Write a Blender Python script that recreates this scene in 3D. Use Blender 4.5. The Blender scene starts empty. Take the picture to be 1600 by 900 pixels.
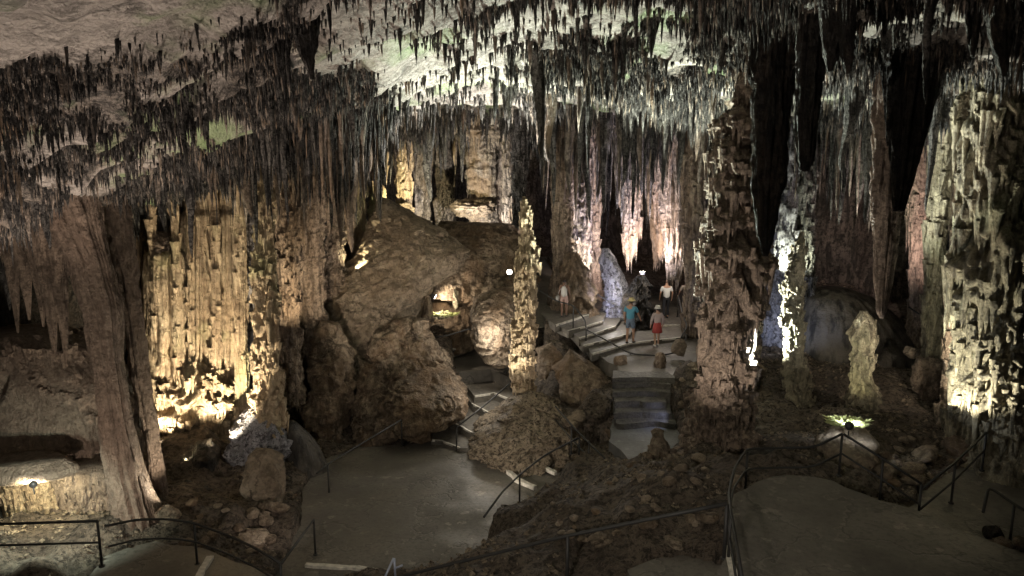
import bpy, bmesh, math, random
import numpy as np
from mathutils import Vector, Matrix

# ------------------------------------------------------------------ camera, world, exposure
S = bpy.context.scene
C = S.collection
W0, F, TILT, CAMZ = 800.0, 1155.0, math.radians(10), 10.0
ct, st = math.cos(TILT), math.sin(TILT)
cam = bpy.data.objects.new('camera', bpy.data.cameras.new('camera'))
C.objects.link(cam)
cam.data.lens = 36 * F / 1600
cam.data.clip_end = 400
cam.location = (0, 0, CAMZ)
cam.rotation_euler = (math.radians(90) - TILT, 0, 0)
S.camera = cam
world = bpy.data.worlds.new('World'); S.world = world; world.use_nodes = True
world.node_tree.nodes['Background'].inputs[0].default_value = (0.5, 0.5, 0.5, 1)
world.node_tree.nodes['Background'].inputs[1].default_value = 0.03
S.view_settings.view_transform = 'Standard'
S.view_settings.look = 'None'
S.view_settings.exposure = 0.6
S.cycles.max_bounces = 4
S.cycles.diffuse_bounces = 2
S.cycles.glossy_bounces = 2
S.cycles.use_denoising = True
S.cycles.use_light_tree = True
S.cycles.sample_clamp_indirect = 3.0

def ray(u, v):
    a, b = (u - W0) / F, (450 - v) / F
    y = ct + b * st
    return a / y, (-st + b * ct) / y
def P(u, v, Y):                      # the point seen at photo position u, v at depth Y
    a, b = ray(u, v)
    return (a * Y, Y, CAMZ + b * Y)
def G(u, v, z):                      # the point seen at u, v on the level z
    a, b = ray(u, v)
    Y = (z - CAMZ) / b
    return (a * Y, Y, z)
def proj(x, y, z):                   # vectorised back-projection
    dz = z - CAMZ
    d = y * ct - dz * st
    return W0 + F * x / d, 450 - F * (y * st + dz * ct) / d, d

# ------------------------------------------------------------------ numpy noise
def _h(ix, iy, iz, s):
    n = (ix.astype(np.int64) * 374761393 + iy.astype(np.int64) * 668265263 + iz.astype(np.int64) * 2147483647 + s * 1274126177) & 0xffffffff
    n = ((n ^ (n >> 13)) * 1274126177) & 0xffffffff
    n = (n ^ (n >> 16)) & 0xffff
    return n / 65535.0
def vn(x, y, z, s=0):
    x, y, z = np.broadcast_arrays(np.asarray(x, float), np.asarray(y, float), np.asarray(z, float))
    ix, iy, iz = np.floor(x), np.floor(y), np.floor(z)
    fx, fy, fz = x - ix, y - iy, z - iz
    fx, fy, fz = fx*fx*(3-2*fx), fy*fy*(3-2*fy), fz*fz*(3-2*fz)
    r = 0
    for a in (0, 1):
        for b in (0, 1):
            for c in (0, 1):
                w = (fx if a else 1-fx) * (fy if b else 1-fy) * (fz if c else 1-fz)
                r = r + w * _h(ix+a, iy+b, iz+c, s)
    return r
def fbm(x, y, z, o=4, s=0, g=0.5):
    r, a, t = 0, 1.0, 0
    for i in range(o):
        r = r + a * vn(x, y, z, s + i * 17); t += a; a *= g
        x, y, z = x * 2.03, y * 2.03, z * 2.03
    return r / t * 2 - 1
def ridge(x, y, z, o=3, s=0):
    r, a, t = 0, 1.0, 0
    for i in range(o):
        r = r + a * (1 - np.abs(2 * vn(x, y, z, s + i * 17) - 1)); t += a; a *= 0.5
        x, y, z = x * 2.1, y * 2.1, z * 2.1
    return r / t
def sstep(a, b, x):
    t = np.clip((x - a) / (b - a), 0, 1)
    return t * t * (3 - 2 * t)

# ------------------------------------------------------------------ materials
def new_mat(name):
    m = bpy.data.materials.new(name); m.use_nodes = True
    nt = m.node_tree; b = nt.nodes['Principled BSDF']
    return m, nt, b
def stone(name, c1, c2, dark, rough=0.62, spots=0.45, streak=0.5, bump=0.7, scale=1.0, moss=None, mossamt=0.0, spec=0.3, bd=0.10, sw=0.12, extra=None, fs=6.0, crack=0, attr=False):
    m, nt, b = new_mat(name)
    N, L = nt.nodes, nt.links
    geo = N.new('ShaderNodeNewGeometry')
    def mapped(sx, sy, sz):
        k = N.new('ShaderNodeMapping'); L.new(geo.outputs['Position'], k.inputs[0]); k.inputs['Scale'].default_value = (sx, sy, sz); return k.outputs[0]
    def noise(vec, sc, det=6, ro=0.6, dist=0.0):
        k = N.new('ShaderNodeTexNoise'); L.new(vec, k.inputs['Vector']); k.inputs['Scale'].default_value = sc
        k.inputs['Detail'].default_value = det; k.inputs['Roughness'].default_value = ro; k.inputs['Distortion'].default_value = dist
        return k.outputs['Fac']
    def ramp(f, p0, p1, v0=0.0, v1=1.0):
        k = N.new('ShaderNodeMapRange'); L.new(f, k.inputs[0]); k.inputs[1].default_value = p0; k.inputs[2].default_value = p1
        k.inputs[3].default_value = v0; k.inputs[4].default_value = v1; k.clamp = True; return k.outputs[0]
    def mix(f, a, c):
        k = N.new('ShaderNodeMix'); k.data_type = 'RGBA'
        L.new(f, k.inputs[0])
        for s_, q in ((6, a), (7, c)):
            if isinstance(q, tuple): k.inputs[s_].default_value = (*q, 1)
            else: L.new(q, k.inputs[s_])
        return k.outputs[2]
    p1 = mapped(1, 1, 1)
    pz = mapped(1, 1, sw)
    big = noise(p1, 0.55 * scale, 3)
    col = mix(ramp(big, 0.38, 0.62), c1, c2)
    stk = noise(pz, 5.5 * scale, 5, 0.6)
    col = mix(ramp(stk, 0.47, 0.60, 0, min(1, streak * 1.25)), col, dark)
    fine = noise(p1, fs * scale, 8, 0.78, .4)
    mid = noise(p1, 2.1 * scale, 6, 0.7, .6)
    col = mix(ramp(mid, 0.50, 0.62, 0, spots * .75), col, dark)
    col = mix(ramp(fine, 0.49, 0.57, 0, min(1, spots * 1.35)), col, dark)
    if crack:
        wc = N.new('ShaderNodeVectorMath'); wc.operation = 'ADD'
        nz = N.new('ShaderNodeTexNoise'); L.new(p1, nz.inputs['Vector']); nz.inputs['Scale'].default_value = 1.6; nz.inputs['Detail'].default_value = 6; nz.inputs['Roughness'].default_value = .65
        L.new(p1, wc.inputs[0]); L.new(nz.outputs['Color'], wc.inputs[1])
        vo = N.new('ShaderNodeTexVoronoi'); vo.feature = 'DISTANCE_TO_EDGE'; vo.inputs['Scale'].default_value = crack; L.new(wc.outputs[0], vo.inputs['Vector'])
        ck = ramp(vo.outputs['Distance'], 0.0, .035)
        ckm = N.new('ShaderNodeMath'); ckm.operation = 'MAXIMUM'; L.new(ck, ckm.inputs[0]); L.new(ramp(big, .44, .54), ckm.inputs[1]); ck = ckm.outputs[0]
        inv = ramp(ck, 0, 1, .8, 0)
        col = mix(inv, col, dark)
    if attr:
        at = N.new('ShaderNodeAttribute'); at.attribute_name = 'cluster_dark'
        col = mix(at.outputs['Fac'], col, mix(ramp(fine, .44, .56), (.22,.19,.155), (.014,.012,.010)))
    if moss:
        mo = noise(p1, 0.33 * scale, 4)
        col = mix(ramp(mo, 0.56, 0.68, 0, mossamt), col, moss)
    if extra:      # orange-brown iron staining
        ex = noise(mapped(1, 1, 0.3), 0.8 * scale, 4)
        col = mix(ramp(ex, 0.52, 0.66, 0, 0.8), col, extra)
    L.new(col, b.inputs['Base Color'])
    L.new(ramp(fine, 0.3, 0.7, rough - 0.18, rough + 0.22), b.inputs['Roughness'])
    b.inputs['Specular IOR Level'].default_value = spec
    n2 = noise(pz, 12 * scale, 6, 0.65)
    n3 = noise(p1, 3.2 * scale, 10, 0.68)
    ad = N.new('ShaderNodeMath'); ad.operation = 'MULTIPLY_ADD'; L.new(n2, ad.inputs[0]); ad.inputs[1].default_value = .45; L.new(n3, ad.inputs[2])
    if crack:
        ad2 = N.new('ShaderNodeMath'); ad2.operation = 'MULTIPLY_ADD'; L.new(ck, ad2.inputs[0]); ad2.inputs[1].default_value = .25; L.new(ad.outputs[0], ad2.inputs[2]); ad = ad2
    bp = N.new('ShaderNodeBump'); bp.inputs['Strength'].default_value = min(1, bump * 1.2); bp.inputs['Distance'].default_value = bd * 4.5
    L.new(ad.outputs[0], bp.inputs['Height']); L.new(bp.outputs[0], b.inputs['Normal'])
    return m
M = {}
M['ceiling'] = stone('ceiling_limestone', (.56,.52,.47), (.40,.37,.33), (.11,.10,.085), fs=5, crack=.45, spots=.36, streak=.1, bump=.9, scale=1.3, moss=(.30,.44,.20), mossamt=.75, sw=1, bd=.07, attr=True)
M['dark_tip'] = stone('soot_backlit_dark_stalactite', (.22,.21,.19), (.085,.08,.073), (.006,.006,.006), spots=.95, streak=.8, bump=.8, scale=2.2)  # soot dark, with the backlit shade of near stalactites put into the colour
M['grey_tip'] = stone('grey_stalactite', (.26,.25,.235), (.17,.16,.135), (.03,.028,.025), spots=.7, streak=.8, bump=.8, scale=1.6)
M['pale_tip'] = stone('pale_stalactite', (.46,.40,.34), (.33,.27,.21), (.06,.05,.04), spots=.5, streak=.75, bump=.8, extra=(.32,.23,.15))
M['flow'] = stone('ochre_flowstone', (.62,.50,.34), (.52,.39,.25), (.15,.10,.06), spots=.22, streak=.45, bump=.7, moss=(.40,.44,.22), mossamt=.5)
M['tan'] = stone('tan_flowstone', (.42,.33,.25), (.33,.25,.185), (.08,.06,.045), spots=.5, streak=.5, bump=.8)
M['brownwall'] = stone('brown_drapery_rock', (.32,.25,.19), (.25,.185,.14), (.09,.065,.05), spots=.35, streak=.22, sw=.35, bump=.8)
M['yellow'] = stone('olive_yellow_flowstone', (.54,.47,.33), (.43,.38,.26), (.08,.07,.05), spots=.35, streak=.55, bump=.8, moss=(.30,.38,.20), mossamt=.25)
M['boulder'] = stone('brown_boulder_rock', (.38,.30,.215), (.27,.195,.13), (.06,.042,.028), fs=3.0, spots=.42, streak=.45, bump=1.0, sw=.22, bd=.12, scale=.9, crack=.8, extra=(.22,.14,.08))
M['palerock'] = stone('pale_boulder_rock', (.48,.39,.29), (.35,.27,.19), (.09,.07,.05), fs=3.2, spots=.35, streak=.25, bump=1.0, sw=.7, bd=.12, crack=.7)
M['ground'] = stone('cave_ground', (.20,.16,.12), (.13,.10,.075), (.035,.027,.02), spots=.75, streak=0.1, bump=1.0, sw=1, bd=.09, scale=1.2)
M['mound'] = stone('brown_rubble_ground', (.42,.34,.245), (.27,.21,.145), (.045,.034,.024), spots=.7, streak=0.1, bump=1.0, sw=1, bd=.08, scale=1.5)
M['back'] = stone('far_cave_rock', (.20,.16,.13), (.12,.10,.08), (.03,.025,.02), spots=.7, streak=.7, bump=1.0)
M['black'] = stone('wet_rock_silhouette_black', (.045,.041,.036), (.085,.068,.052), (.008,.008,.007), rough=.45, spots=.6, streak=.7, bump=.9)  # black puts the silhouette shade of backlit stalactites into the colour
M['mud'] = stone('smooth_grey_flowstone', (.11,.097,.08), (.045,.04,.034), (.02,.018,.016), rough=.4, spots=.15, streak=.85, bump=.35, scale=.6)
M['blue'] = stone('pale_grey_stalagmite', (.56,.56,.60), (.42,.41,.44), (.07,.065,.07), spots=.7, streak=.35, bump=.9)

def path_mat(name, c1, c2, rough=.55):
    m, nt, b = new_mat(name); N, L = nt.nodes, nt.links
    geo = N.new('ShaderNodeNewGeometry')
    n1 = N.new('ShaderNodeTexNoise'); n1.inputs['Scale'].default_value = .7; n1.inputs['Detail'].default_value = 6; L.new(geo.outputs['Position'], n1.inputs['Vector'])
    n2 = N.new('ShaderNodeTexNoise'); n2.inputs['Scale'].default_value = 9; n2.inputs['Detail'].default_value = 9; n2.inputs['Roughness'].default_value = .7; L.new(geo.outputs['Position'], n2.inputs['Vector'])
    # broken, contour-like edges of old screed patches
    n3 = N.new('ShaderNodeTexNoise'); n3.inputs['Scale'].default_value = .42; n3.inputs['Detail'].default_value = 7; n3.inputs['Roughness'].default_value = .55; L.new(geo.outputs['Position'], n3.inputs['Vector'])
    def mr(f, a, c, v0=0, v1=1):
        k = N.new('ShaderNodeMapRange'); L.new(f, k.inputs[0]); k.inputs[1].default_value = a; k.inputs[2].default_value = c; k.inputs[3].default_value = v0; k.inputs[4].default_value = v1; return k.outputs[0]
    def math_(op, a, c):
        k = N.new('ShaderNodeMath'); k.operation = op
        for i, q in enumerate((a, c)):
            if isinstance(q, (int, float)): k.inputs[i].default_value = q
            else: L.new(q, k.inputs[i])
        return k.outputs[0]
    def mix(f, a, c):
        k = N.new('ShaderNodeMix'); k.data_type = 'RGBA'; L.new(f, k.inputs[0])
        for s_, q in ((6, a), (7, c)):
            if isinstance(q, tuple): k.inputs[s_].default_value = (*q, 1)
            else: L.new(q, k.inputs[s_])
        return k.outputs[2]
    col = mix(mr(n1.outputs['Fac'], .35, .65), c1, c2)
    d = math_('ABSOLUTE', math_('SUBTRACT', n3.outputs['Fac'], .50), 0)
    line = mr(d, .0, .011, 1, 0)
    col = mix(math_('MULTIPLY', line, .8), col, tuple(q * .35 for q in c1))
    d2 = math_('ABSOLUTE', math_('SUBTRACT', n3.outputs['Fac'], .513), 0)
    col = mix(math_('MULTIPLY', mr(d2, .0, .008, 1, 0), .6), col, tuple(min(1, q * 1.8) for q in c1))
    v = N.new('ShaderNodeTexNoise'); v.inputs['Scale'].default_value = 2.6; v.inputs['Detail'].default_value = 3; L.new(geo.outputs['Position'], v.inputs['Vector'])
    col = mix(mr(v.outputs['Fac'], .64, .66, 0, .5), col, tuple(min(1, q * 2.0) for q in c1))
    col = mix(mr(n2.outputs['Fac'], .48, .62, 0, .8), col, tuple(q * .45 for q in c1))
    L.new(col, b.inputs['Base Color'])
    patch = mr(n3.outputs['Fac'], .497, .503, 0, .4)
    col = mix(patch, col, tuple(q * .62 for q in c1))
    L.new(col, b.inputs['Base Color'])
    L.new(mr(n1.outputs['Fac'], .35, .65, rough - .12, rough + .2), b.inputs['Roughness'])
    bp = N.new('ShaderNodeBump'); bp.inputs['Strength'].default_value = .5; bp.inputs['Distance'].default_value = .03
    L.new(math_('ADD', n2.outputs['Fac'], math_('MULTIPLY', line, -.6)), bp.inputs['Height']); L.new(bp.outputs[0], b.inputs['Normal'])
    return m
M['path'] = path_mat('trodden_path_concrete', (.150,.134,.112), (.10,.090,.076))
M['steprock'] = stone('rough_step_rock', (.19,.175,.155), (.13,.12,.105), (.05,.048,.045), spots=.3, streak=0, bump=1, sw=1, bd=.05, scale=1.6)
M['bluepath'] = path_mat('wet_path_concrete', (.15,.148,.145), (.10,.10,.10), .65)
def plain(name, col, rough=.5, metal=0.0, em=None, var=.15, nsc=25):
    m, nt, b = new_mat(name); N, L = nt.nodes, nt.links
    tc = N.new('ShaderNodeTexCoord'); n = N.new('ShaderNodeTexNoise'); n.inputs['Scale'].default_value = nsc; n.inputs['Detail'].default_value = 5
    L.new(tc.outputs['Object'], n.inputs['Vector'])
    k = N.new('ShaderNodeMix'); k.data_type = 'RGBA'; L.new(n.outputs['Fac'], k.inputs[0])
    k.inputs[6].default_value = (*[c * (1 - var) for c in col], 1); k.inputs[7].default_value = (*[min(1, c * (1 + var)) for c in col], 1)
    L.new(k.outputs[2], b.inputs['Base Color'])
    b.inputs['Roughness'].default_value = rough; b.inputs['Metallic'].default_value = metal
    if em: b.inputs['Emission Color'].default_value = (*em[0], 1); b.inputs['Emission Strength'].default_value = em[1]
    return m
M['rail'] = plain('dark_painted_steel', (.022,.021,.020), .6, 0, nsc=8, var=.4)
M['paint'] = plain('worn_white_edge_paint', (.50,.47,.41), .7, nsc=9, var=.75)
M['housing'] = plain('lamp_housing', (.03,.03,.03), .5)
M['lens'] = plain('lamp_lens_lit', (.9,.9,.85), .3, em=((1,.93,.82), 40))
M['lens_cool'] = plain('cool_lamp_lens_lit', (.9,.9,.9), .3, em=((.85,.93,1), 30))
M['leaf'] = plain('lamp_grown_ferns', (.34,.36,.14), .6, nsc=14, var=.6)
for k_, c_ in dict(skin=(.36,.21,.14), skin2=(.16,.09,.06), skin3=(.45,.28,.20), hair=(.02,.014,.01), tank=(.55,.53,.50), pinkshort=(.42,.28,.24), bag=(.42,.40,.39), bluetee=(.07,.24,.33),
                   patshort=(.12,.16,.22), straw=(.62,.52,.27), band=(.08,.06,.04), blouse=(.42,.34,.33), red=(.36,.055,.05), whitehat=(.62,.60,.55), shoe=(.60,.58,.55), darkshoe=(.02,.02,.02),
                   whitetee=(.58,.57,.54), trousers=(.016,.016,.02), khaki=(.22,.18,.14), denim=(.04,.05,.08), sole=(.3,.3,.3)).items():
    M[k_] = plain('cloth_' + k_ if 'skin' not in k_ else k_, c_, .8, nsc=(30 if 'patshort' != k_ else 22), var=(.12 if k_ != 'patshort' else .8))

# ------------------------------------------------------------------ object helpers
def tag(o, label=None, cat=None, group=None, kind=None):
    if label: o['label'] = label
    if cat: o['category'] = cat
    if group: o['group'] = group
    if kind: o['kind'] = kind
    return o
def empty(name, loc, label=None, cat=None, group=None):
    o = bpy.data.objects.new(name, None); C.objects.link(o); o.location = loc
    o.empty_display_size = .2
    return tag(o, label, cat, group)
def mesh_np(name, V, Q, mat, parent=None, smooth=True, T=None, origin=None):
    V = np.asarray(V, np.float32).reshape(-1, 3)
    if origin is not None: V = V - np.asarray(origin, np.float32)
    if parent is not None and origin is None: V = V - np.array(parent_world(parent), np.float32)
    me = bpy.data.meshes.new(name)
    Q = np.asarray(Q, np.int32).reshape(-1, 4) if Q is not None and len(Q) else np.zeros((0, 4), np.int32)
    T = np.asarray(T, np.int32).reshape(-1, 3) if T is not None and len(T) else np.zeros((0, 3), np.int32)
    me.vertices.add(len(V)); me.vertices.foreach_set('co', V.ravel())
    li = np.concatenate([Q.ravel(), T.ravel()])
    me.loops.add(len(li)); me.loops.foreach_set('vertex_index', li)
    n = len(Q) + len(T)
    me.polygons.add(n)
    starts = np.concatenate([np.arange(len(Q)) * 4, len(Q) * 4 + np.arange(len(T)) * 3]).astype(np.int32)
    me.polygons.foreach_set('loop_start', starts)
    me.polygons.foreach_set('use_smooth', np.full(n, smooth))
    me.update(calc_edges=True); me.validate()
    me.materials.append(mat)
    o = bpy.data.objects.new(name, me); C.objects.link(o)
    if parent is not None: o.parent = parent
    if origin is not None: o.location = origin
    return o
def parent_world(p):
    v = Vector((0, 0, 0))
    while p is not None: v += p.location; p = p.parent
    return v
def grid_quads(nr, nc, wrap=False, off=0):
    r = np.arange(nr - 1)[:, None]
    c = np.arange(nc if wrap else nc - 1)[None, :]
    c2 = (c + 1) % nc
    q = np.stack([r * nc + c, r * nc + c2, (r + 1) * nc + c2, (r + 1) * nc + c], -1).reshape(-1, 4)
    return q + off

# ------------------------------------------------------------------ ceiling height
def ceil_base(x, y):
    xr = .8 - .147 * (y - 13)
    d = x - xr
    l = .39 * (np.sqrt(np.maximum(-d, 0) ** 2 + 1.0) - 1) 
    r = .085 * np.maximum(d, 0) + .10 * np.maximum(d - 12, 0)
    b = 13.25 - .034 * (y - 13) - l - r
    # broad ledges running along the dip of the roof
    q = y + .12 * x
    t = q / 3.4 + fbm(x * .16, y * .16, 0, 3, 5) * 1.1
    saw = t - np.floor(t)
    led = (saw ** 2) * (.45 + .5 * sstep(2, 8, -d)) * (1 - sstep(.86, 1.0, saw))
    b = b - led
    b = b - 1.0 * sstep(40, 52, y)
    return b
def ceil_full(x, y):
    return ceil_base(x, y) + fbm(x * .35, y * .35, 0, 4, 9) * .32 + fbm(x * 1.7, y * 1.7, 0, 4, 29) * .16 - ridge(x * 1.1, y * 1.1, 3, 3, 41) * .26 - ridge(x * .9 + y * .5, y * 2.6, 7, 3, 44) * .12

xs = np.arange(-25, 30, .1); ys = np.arange(-1, 54, .1)
X, Y = np.meshgrid(xs, ys)
Z = ceil_full(X, Y)
V = np.stack([X, Y, Z], -1)
q = grid_quads(len(ys), len(xs))[:, ::-1]
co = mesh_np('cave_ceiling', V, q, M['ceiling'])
tag(co, 'pale ribbed limestone roof of the cave above the hanging stalactites', 'ceiling', kind='structure')

# ------------------------------------------------------------------ ground
# flat trodden pieces: (name, level, outline in photo positions projected onto that level)
def poly(z, pts): return [G(u, v, z)[:2] for u, v in pts]
PATHS = [
 ('courtyard_path', 0.0, poly(0, [(492,722),(560,700),(640,694),(672,686),(745,690),(800,722),(850,742),(930,712),(950,735),(900,770),(820,800),(780,830),(740,870),(700,935),(440,935),(425,905),(452,862),(468,815),(470,770)]), 'path'),
 ('landing_path', 2.9, poly(2.9, [(935,552),(962,572),(966,590),(1048,588),(1100,560),(1110,520),(1060,500),(960,510)]), 'path'),
 ('lower_path', 1.82, poly(1.82, [(955,655),(1055,655),(1065,690),(1045,720),(985,722),(950,690)]), 'bluepath'),
 ('platform_path', 3.3, poly(3.3, [(1150,775),(1180,752),(1240,742),(1300,752),(1440,800),(1530,842),(1660,880),(1700,960),(1150,960),(1132,900),(1140,820)]), 'path'),
 ('side_path', 2.5, poly(2.5, [(1400,820),(1440,770),(1500,728),(1545,716),(1640,720),(1760,800),(1700,900),(1540,880),(1440,850)]), 'path'),
 ('near_path', 1.0, poly(1.0, [(140,900),(165,868),(235,848),(300,852),(370,875),(430,905),(440,960),(120,960)]), 'path'),
 ('stair_landing_path', 1.55, poly(1.55, [(703,556),(712,582),(770,577),(800,590),(812,560),(780,535),(735,530),(705,540)]), 'path'),
 ('corner_path', 2.45, poly(2.45, [(985,890),(1010,874),(1070,868),(1128,880),(1136,940),(975,940)]), 'path'),
]
CT = []
def cp(u, v, Y=None, z=None):
    CT.append(P(u, v, Y) if z is None else G(u, v, z))
for n, z, pl, mname in PATHS:
    for p in pl[::2]: CT.append((p[0], p[1], z - .05))
for a in [(430,760,.4),(400,790,.6),(300,790,.9),(150,810,1.6),(50,850,1.8),(-60,860,1.8),(200,800,1.3),(340,800,.9),(440,720,.3),(470,700,.4),(380,700,1.0),(300,680,1.6),(60,900,1.0),(420,890,.5),
          (480,690,.3),(560,690,0),(600,690,0),
          # the dark mound between the courtyard and the platform
          (1000,705,2.2),(940,720,1.4),(880,760,1.2),(830,790,1.0),(900,800,2.6),(1000,800,3.0),(1080,760,3.1),(1060,720,2.7),(1120,740,3.1),(820,850,2.0),(900,880,2.2),(740,880,.4),(1130,700,2.5),(960,860,2.45),(1100,830,3.1),
          (1200,720,3.0),(1250,700,2.8),(1400,700,2.5),(1470,660,2.4),(1350,670,2.7),(1250,650,2.6),(1450,640,2.8),(1180,670,2.5),(1560,700,2.6),(1380,750,2.6),(1640,700,2.7),
          (820,650,1.1),(900,660,1.1),(930,690,.9),(890,640,1.4),(900,600,1.9),(930,650,1.5),(880,570,2.6),(1070,620,2.5),(1080,580,3.0),(1100,640,2.5),
          (840,525,3.2),(815,505,3.3),(850,500,3.6),(925,590,2.75),(905,565,2.9),(945,600,2.7),(680,640,.7),(790,560,1.7),(830,560,2.2),(700,520,2.3)]:
    cp(a[0], a[1], z=a[2])
for a in [(1300,445,30),(1250,450,32),(1400,470,29),(1300,560,26),(1420,560,26),(1500,560,25),(1000,480,34),(1100,480,34),(1200,560,26),(900,440,38),(850,410,40),(700,470,31),(640,480,33),(600,400,36),(750,400,40),(450,600,29),(450,500,33),(300,560,29),(350,500,31),
          (800,340,52),(500,340,52),(1100,370,52),(1400,370,52),(200,340,52),(1600,400,40),(1700,560,25)]:
    cp(a[0], a[1], Y=a[2])
CT += [(-20,4,1.5),(-8,4,.5),(0,4,1),(8,4,3),(20,4,3),(24,20,3.2),(24,35,5),(-22,20,2.2),(-22,35,4),(16,14,2.8),(-16,12,1.8)]
CT = np.array(CT)
def inpoly(x, y, pl):
    ins = np.zeros(x.shape, bool); n = len(pl)
    for i in range(n):
        x1, y1 = pl[i]; x2, y2 = pl[(i + 1) % n]
        c = ((y1 > y) != (y2 > y)) & (x < (x2 - x1) * (y - y1) / (y2 - y1 + 1e-12) + x1)
        ins ^= c
    return ins
STEPPOLY = []     # filled below before terrain evaluation (level, outline)
def ground_raw(x, y):
    num = 0; den = 0
    for cx_, cy_, cz_ in CT:
        w = 1 / (((x - cx_) ** 2 + (y - cy_) ** 2) + .15) ** 1.7
        num = num + w * cz_; den = den + w
    return num / den
def ground(x, y, detail=True):
    x = np.asarray(x, float); y = np.asarray(y, float)
    g = ground_raw(x, y)
    if detail:
        g = g + fbm(x * .5, y * .5, 0, 3, 3) * .35 + fbm(x * 2.1, y * 2.1, 1, 4, 13) * .20 + (ridge(x * 1.4, y * 1.4, 5, 3, 33) - .5) * .22
    for z, pl in [(z, pl) for n, z, pl, m in PATHS] + STEPPOLY:
        ins = inpoly(x, y, pl)
        g = np.where(ins, np.minimum(g, z - .22), g)
    return g

# stairs: every step a slab outlined by its front edge and what lies behind it
def edge_step(z, front, back):
    return (z, [G(u, v, z)[:2] for u, v in front], [G(u, v, z)[:2] for u, v in back])
ST_LEFT = [
 edge_step(.17, [(674,687),(690,689),(718,700)], [(790,700),(800,660),(760,640),(690,650),(668,670)]),
 edge_step(.45, [(700,656),(715,664),(737,676)], [(800,690),(830,650),(790,610),(735,615),(690,640)]),
 edge_step(.75, [(737,631),(757,641),(780,653)], [(830,650),(830,600),(760,595),(725,615)]),
 edge_step(1.05, [(741,619),(772,614),(802,626)], [(850,620),(850,570),(760,565),(715,585)]),
 edge_step(1.30, [(710,579),(738,577),(766,570)], [(830,590),(820,540),(740,530),(695,545)]),
]
ST_LEFT2 = [edge_step(1.75, [(700,552),(722,543)], [(770,530),(760,505),(720,505),(690,530)]),
            edge_step(2.0, [(697,549),(722,541)], [(765,515),(750,500),(715,500),(688,525)])]
ST_RIGHT = [
 edge_step(3.05, [(925,553),(960,543),(985,536),(1030,531),(1066,527)], [(1105,505),(1110,470),(1050,455),(960,475),(890,500)]),
 edge_step(3.20, [(912,540),(950,531),(985,521)], [(1000,500),(990,478),(930,480),(880,505)]),
 edge_step(3.35, [(905,529),(935,519),(962,510)], [(975,490),(955,470),(900,480),(870,500)]),
 edge_step(3.50, [(888,517),(915,510),(942,502)], [(950,480),(930,465),(880,470),(850,500)]),
 edge_step(3.65, [(868,508),(900,498),(920,492)], [(930,470),(910,455),(870,450),(845,490)]),
]
ST_MID = [
 edge_step(2.93, [(958,590),(1005,588),(1050,589)], [(1050,580),(958,580)]),
 edge_step(2.00, [(962,662),(1008,658),(1052,662)], [(1052,640),(962,640)]),
 edge_step(2.20, [(958,645),(1000,643),(1046,646)], [(1046,620),(960,620)]),
 edge_step(2.40, [(958,629),(1000,627),(1040,628)], [(1042,606),(960,606)]),
 edge_step(2.58, [(957,614),(1000,611),(1046,613)], [(1046,595),(960,595)]),
 edge_step(2.76, [(960,599),(1005,597),(1044,600)], [(1044,582),(962,582)]),
]
for grp in (ST_LEFT, ST_LEFT2, ST_RIGHT, ST_MID):
    for z, f, b in grp: STEPPOLY.append((z, f + b))

GX = np.arange(-24, 27, .1); GY = np.arange(3, 54, .1)
X, Y = np.meshgrid(GX, GY)
GZ = ground(X, Y)
o = mesh_np('ground', np.stack([X, Y, GZ], -1), grid_quads(len(GY), len(GX)), M['ground'])
tag(o, 'dark uneven rock floor of the cave between the paths', 'ground', kind='structure')
def gz(x, y):
    i = int(np.clip((y - 3) / .1, 0, len(GY) - 1)); j = int(np.clip((x + 24) / .1, 0, len(GX) - 1))
    return float(GZ[i, j])

def slab(name, z, pl, thick, mat, parent=None, wobble=0.0, cell=.35):
    """flat slab with a slightly wavering outline and top"""
    pts = []
    n = len(pl)
    for i in range(n):
        a, b = np.array(pl[i]), np.array(pl[(i + 1) % n])
        k = max(1, int(np.linalg.norm(b - a) / cell))
        for j in range(k):
            p = a + (b - a) * j / k
            if wobble: p = p + (np.array([vn(p[0]*2.3, p[1]*2.3, 0, 3), vn(p[0]*2.3, p[1]*2.3, 9, 4)]) - .5) * wobble
            pts.append(p)
    bm = bmesh.new()
    og = Vector((0, 0, 0)) if parent is None else parent_world(parent)
    vs = [bm.verts.new(Vector((p[0], p[1], z)) - og) for p in pts]
    f = bm.faces.new(vs)
    if f.normal.z < 0: f.normal_flip()
    f.normal_update()
    if f.normal.z < 0: bmesh.ops.reverse_faces(bm, faces=[f])
    r = bmesh.ops.extrude_face_region(bm, geom=[f])
    for v in r['geom']:
        if isinstance(v, bmesh.types.BMVert): v.co.z -= thick
    bmesh.ops.recalc_face_normals(bm, faces=bm.faces)
    bmesh.ops.triangulate(bm, faces=bm.faces)
    me = bpy.data.meshes.new(name); bm.to_mesh(me); bm.free(); me.materials.append(mat)
    o = bpy.data.objects.new(name, me); C.objects.link(o)
    if parent is not None: o.parent = parent
    return o
PL = {'courtyard_path': 'wide worn concrete floor in the middle of the cave', 'landing_path': 'flat landing at the foot of the broad steps', 'lower_path': 'bluish wet path below the narrow stairs',
      'platform_path': 'wide dark platform inside the railing in the lower right', 'side_path': 'path beyond the railing on the right', 'near_path': 'curved path behind the railing in the lower left',
      'stair_landing_path': 'landing half way up the left stairs', 'corner_path': 'small concrete patch beside the platform kerb', 'upper_walkway': 'walkway climbing away above the broad steps'}
for n, z, pl, mname in PATHS:
    o = slab(n, z, pl, .5, M[mname], wobble=.25)
    tag(o, PL[n], 'path', kind='structure')

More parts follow.
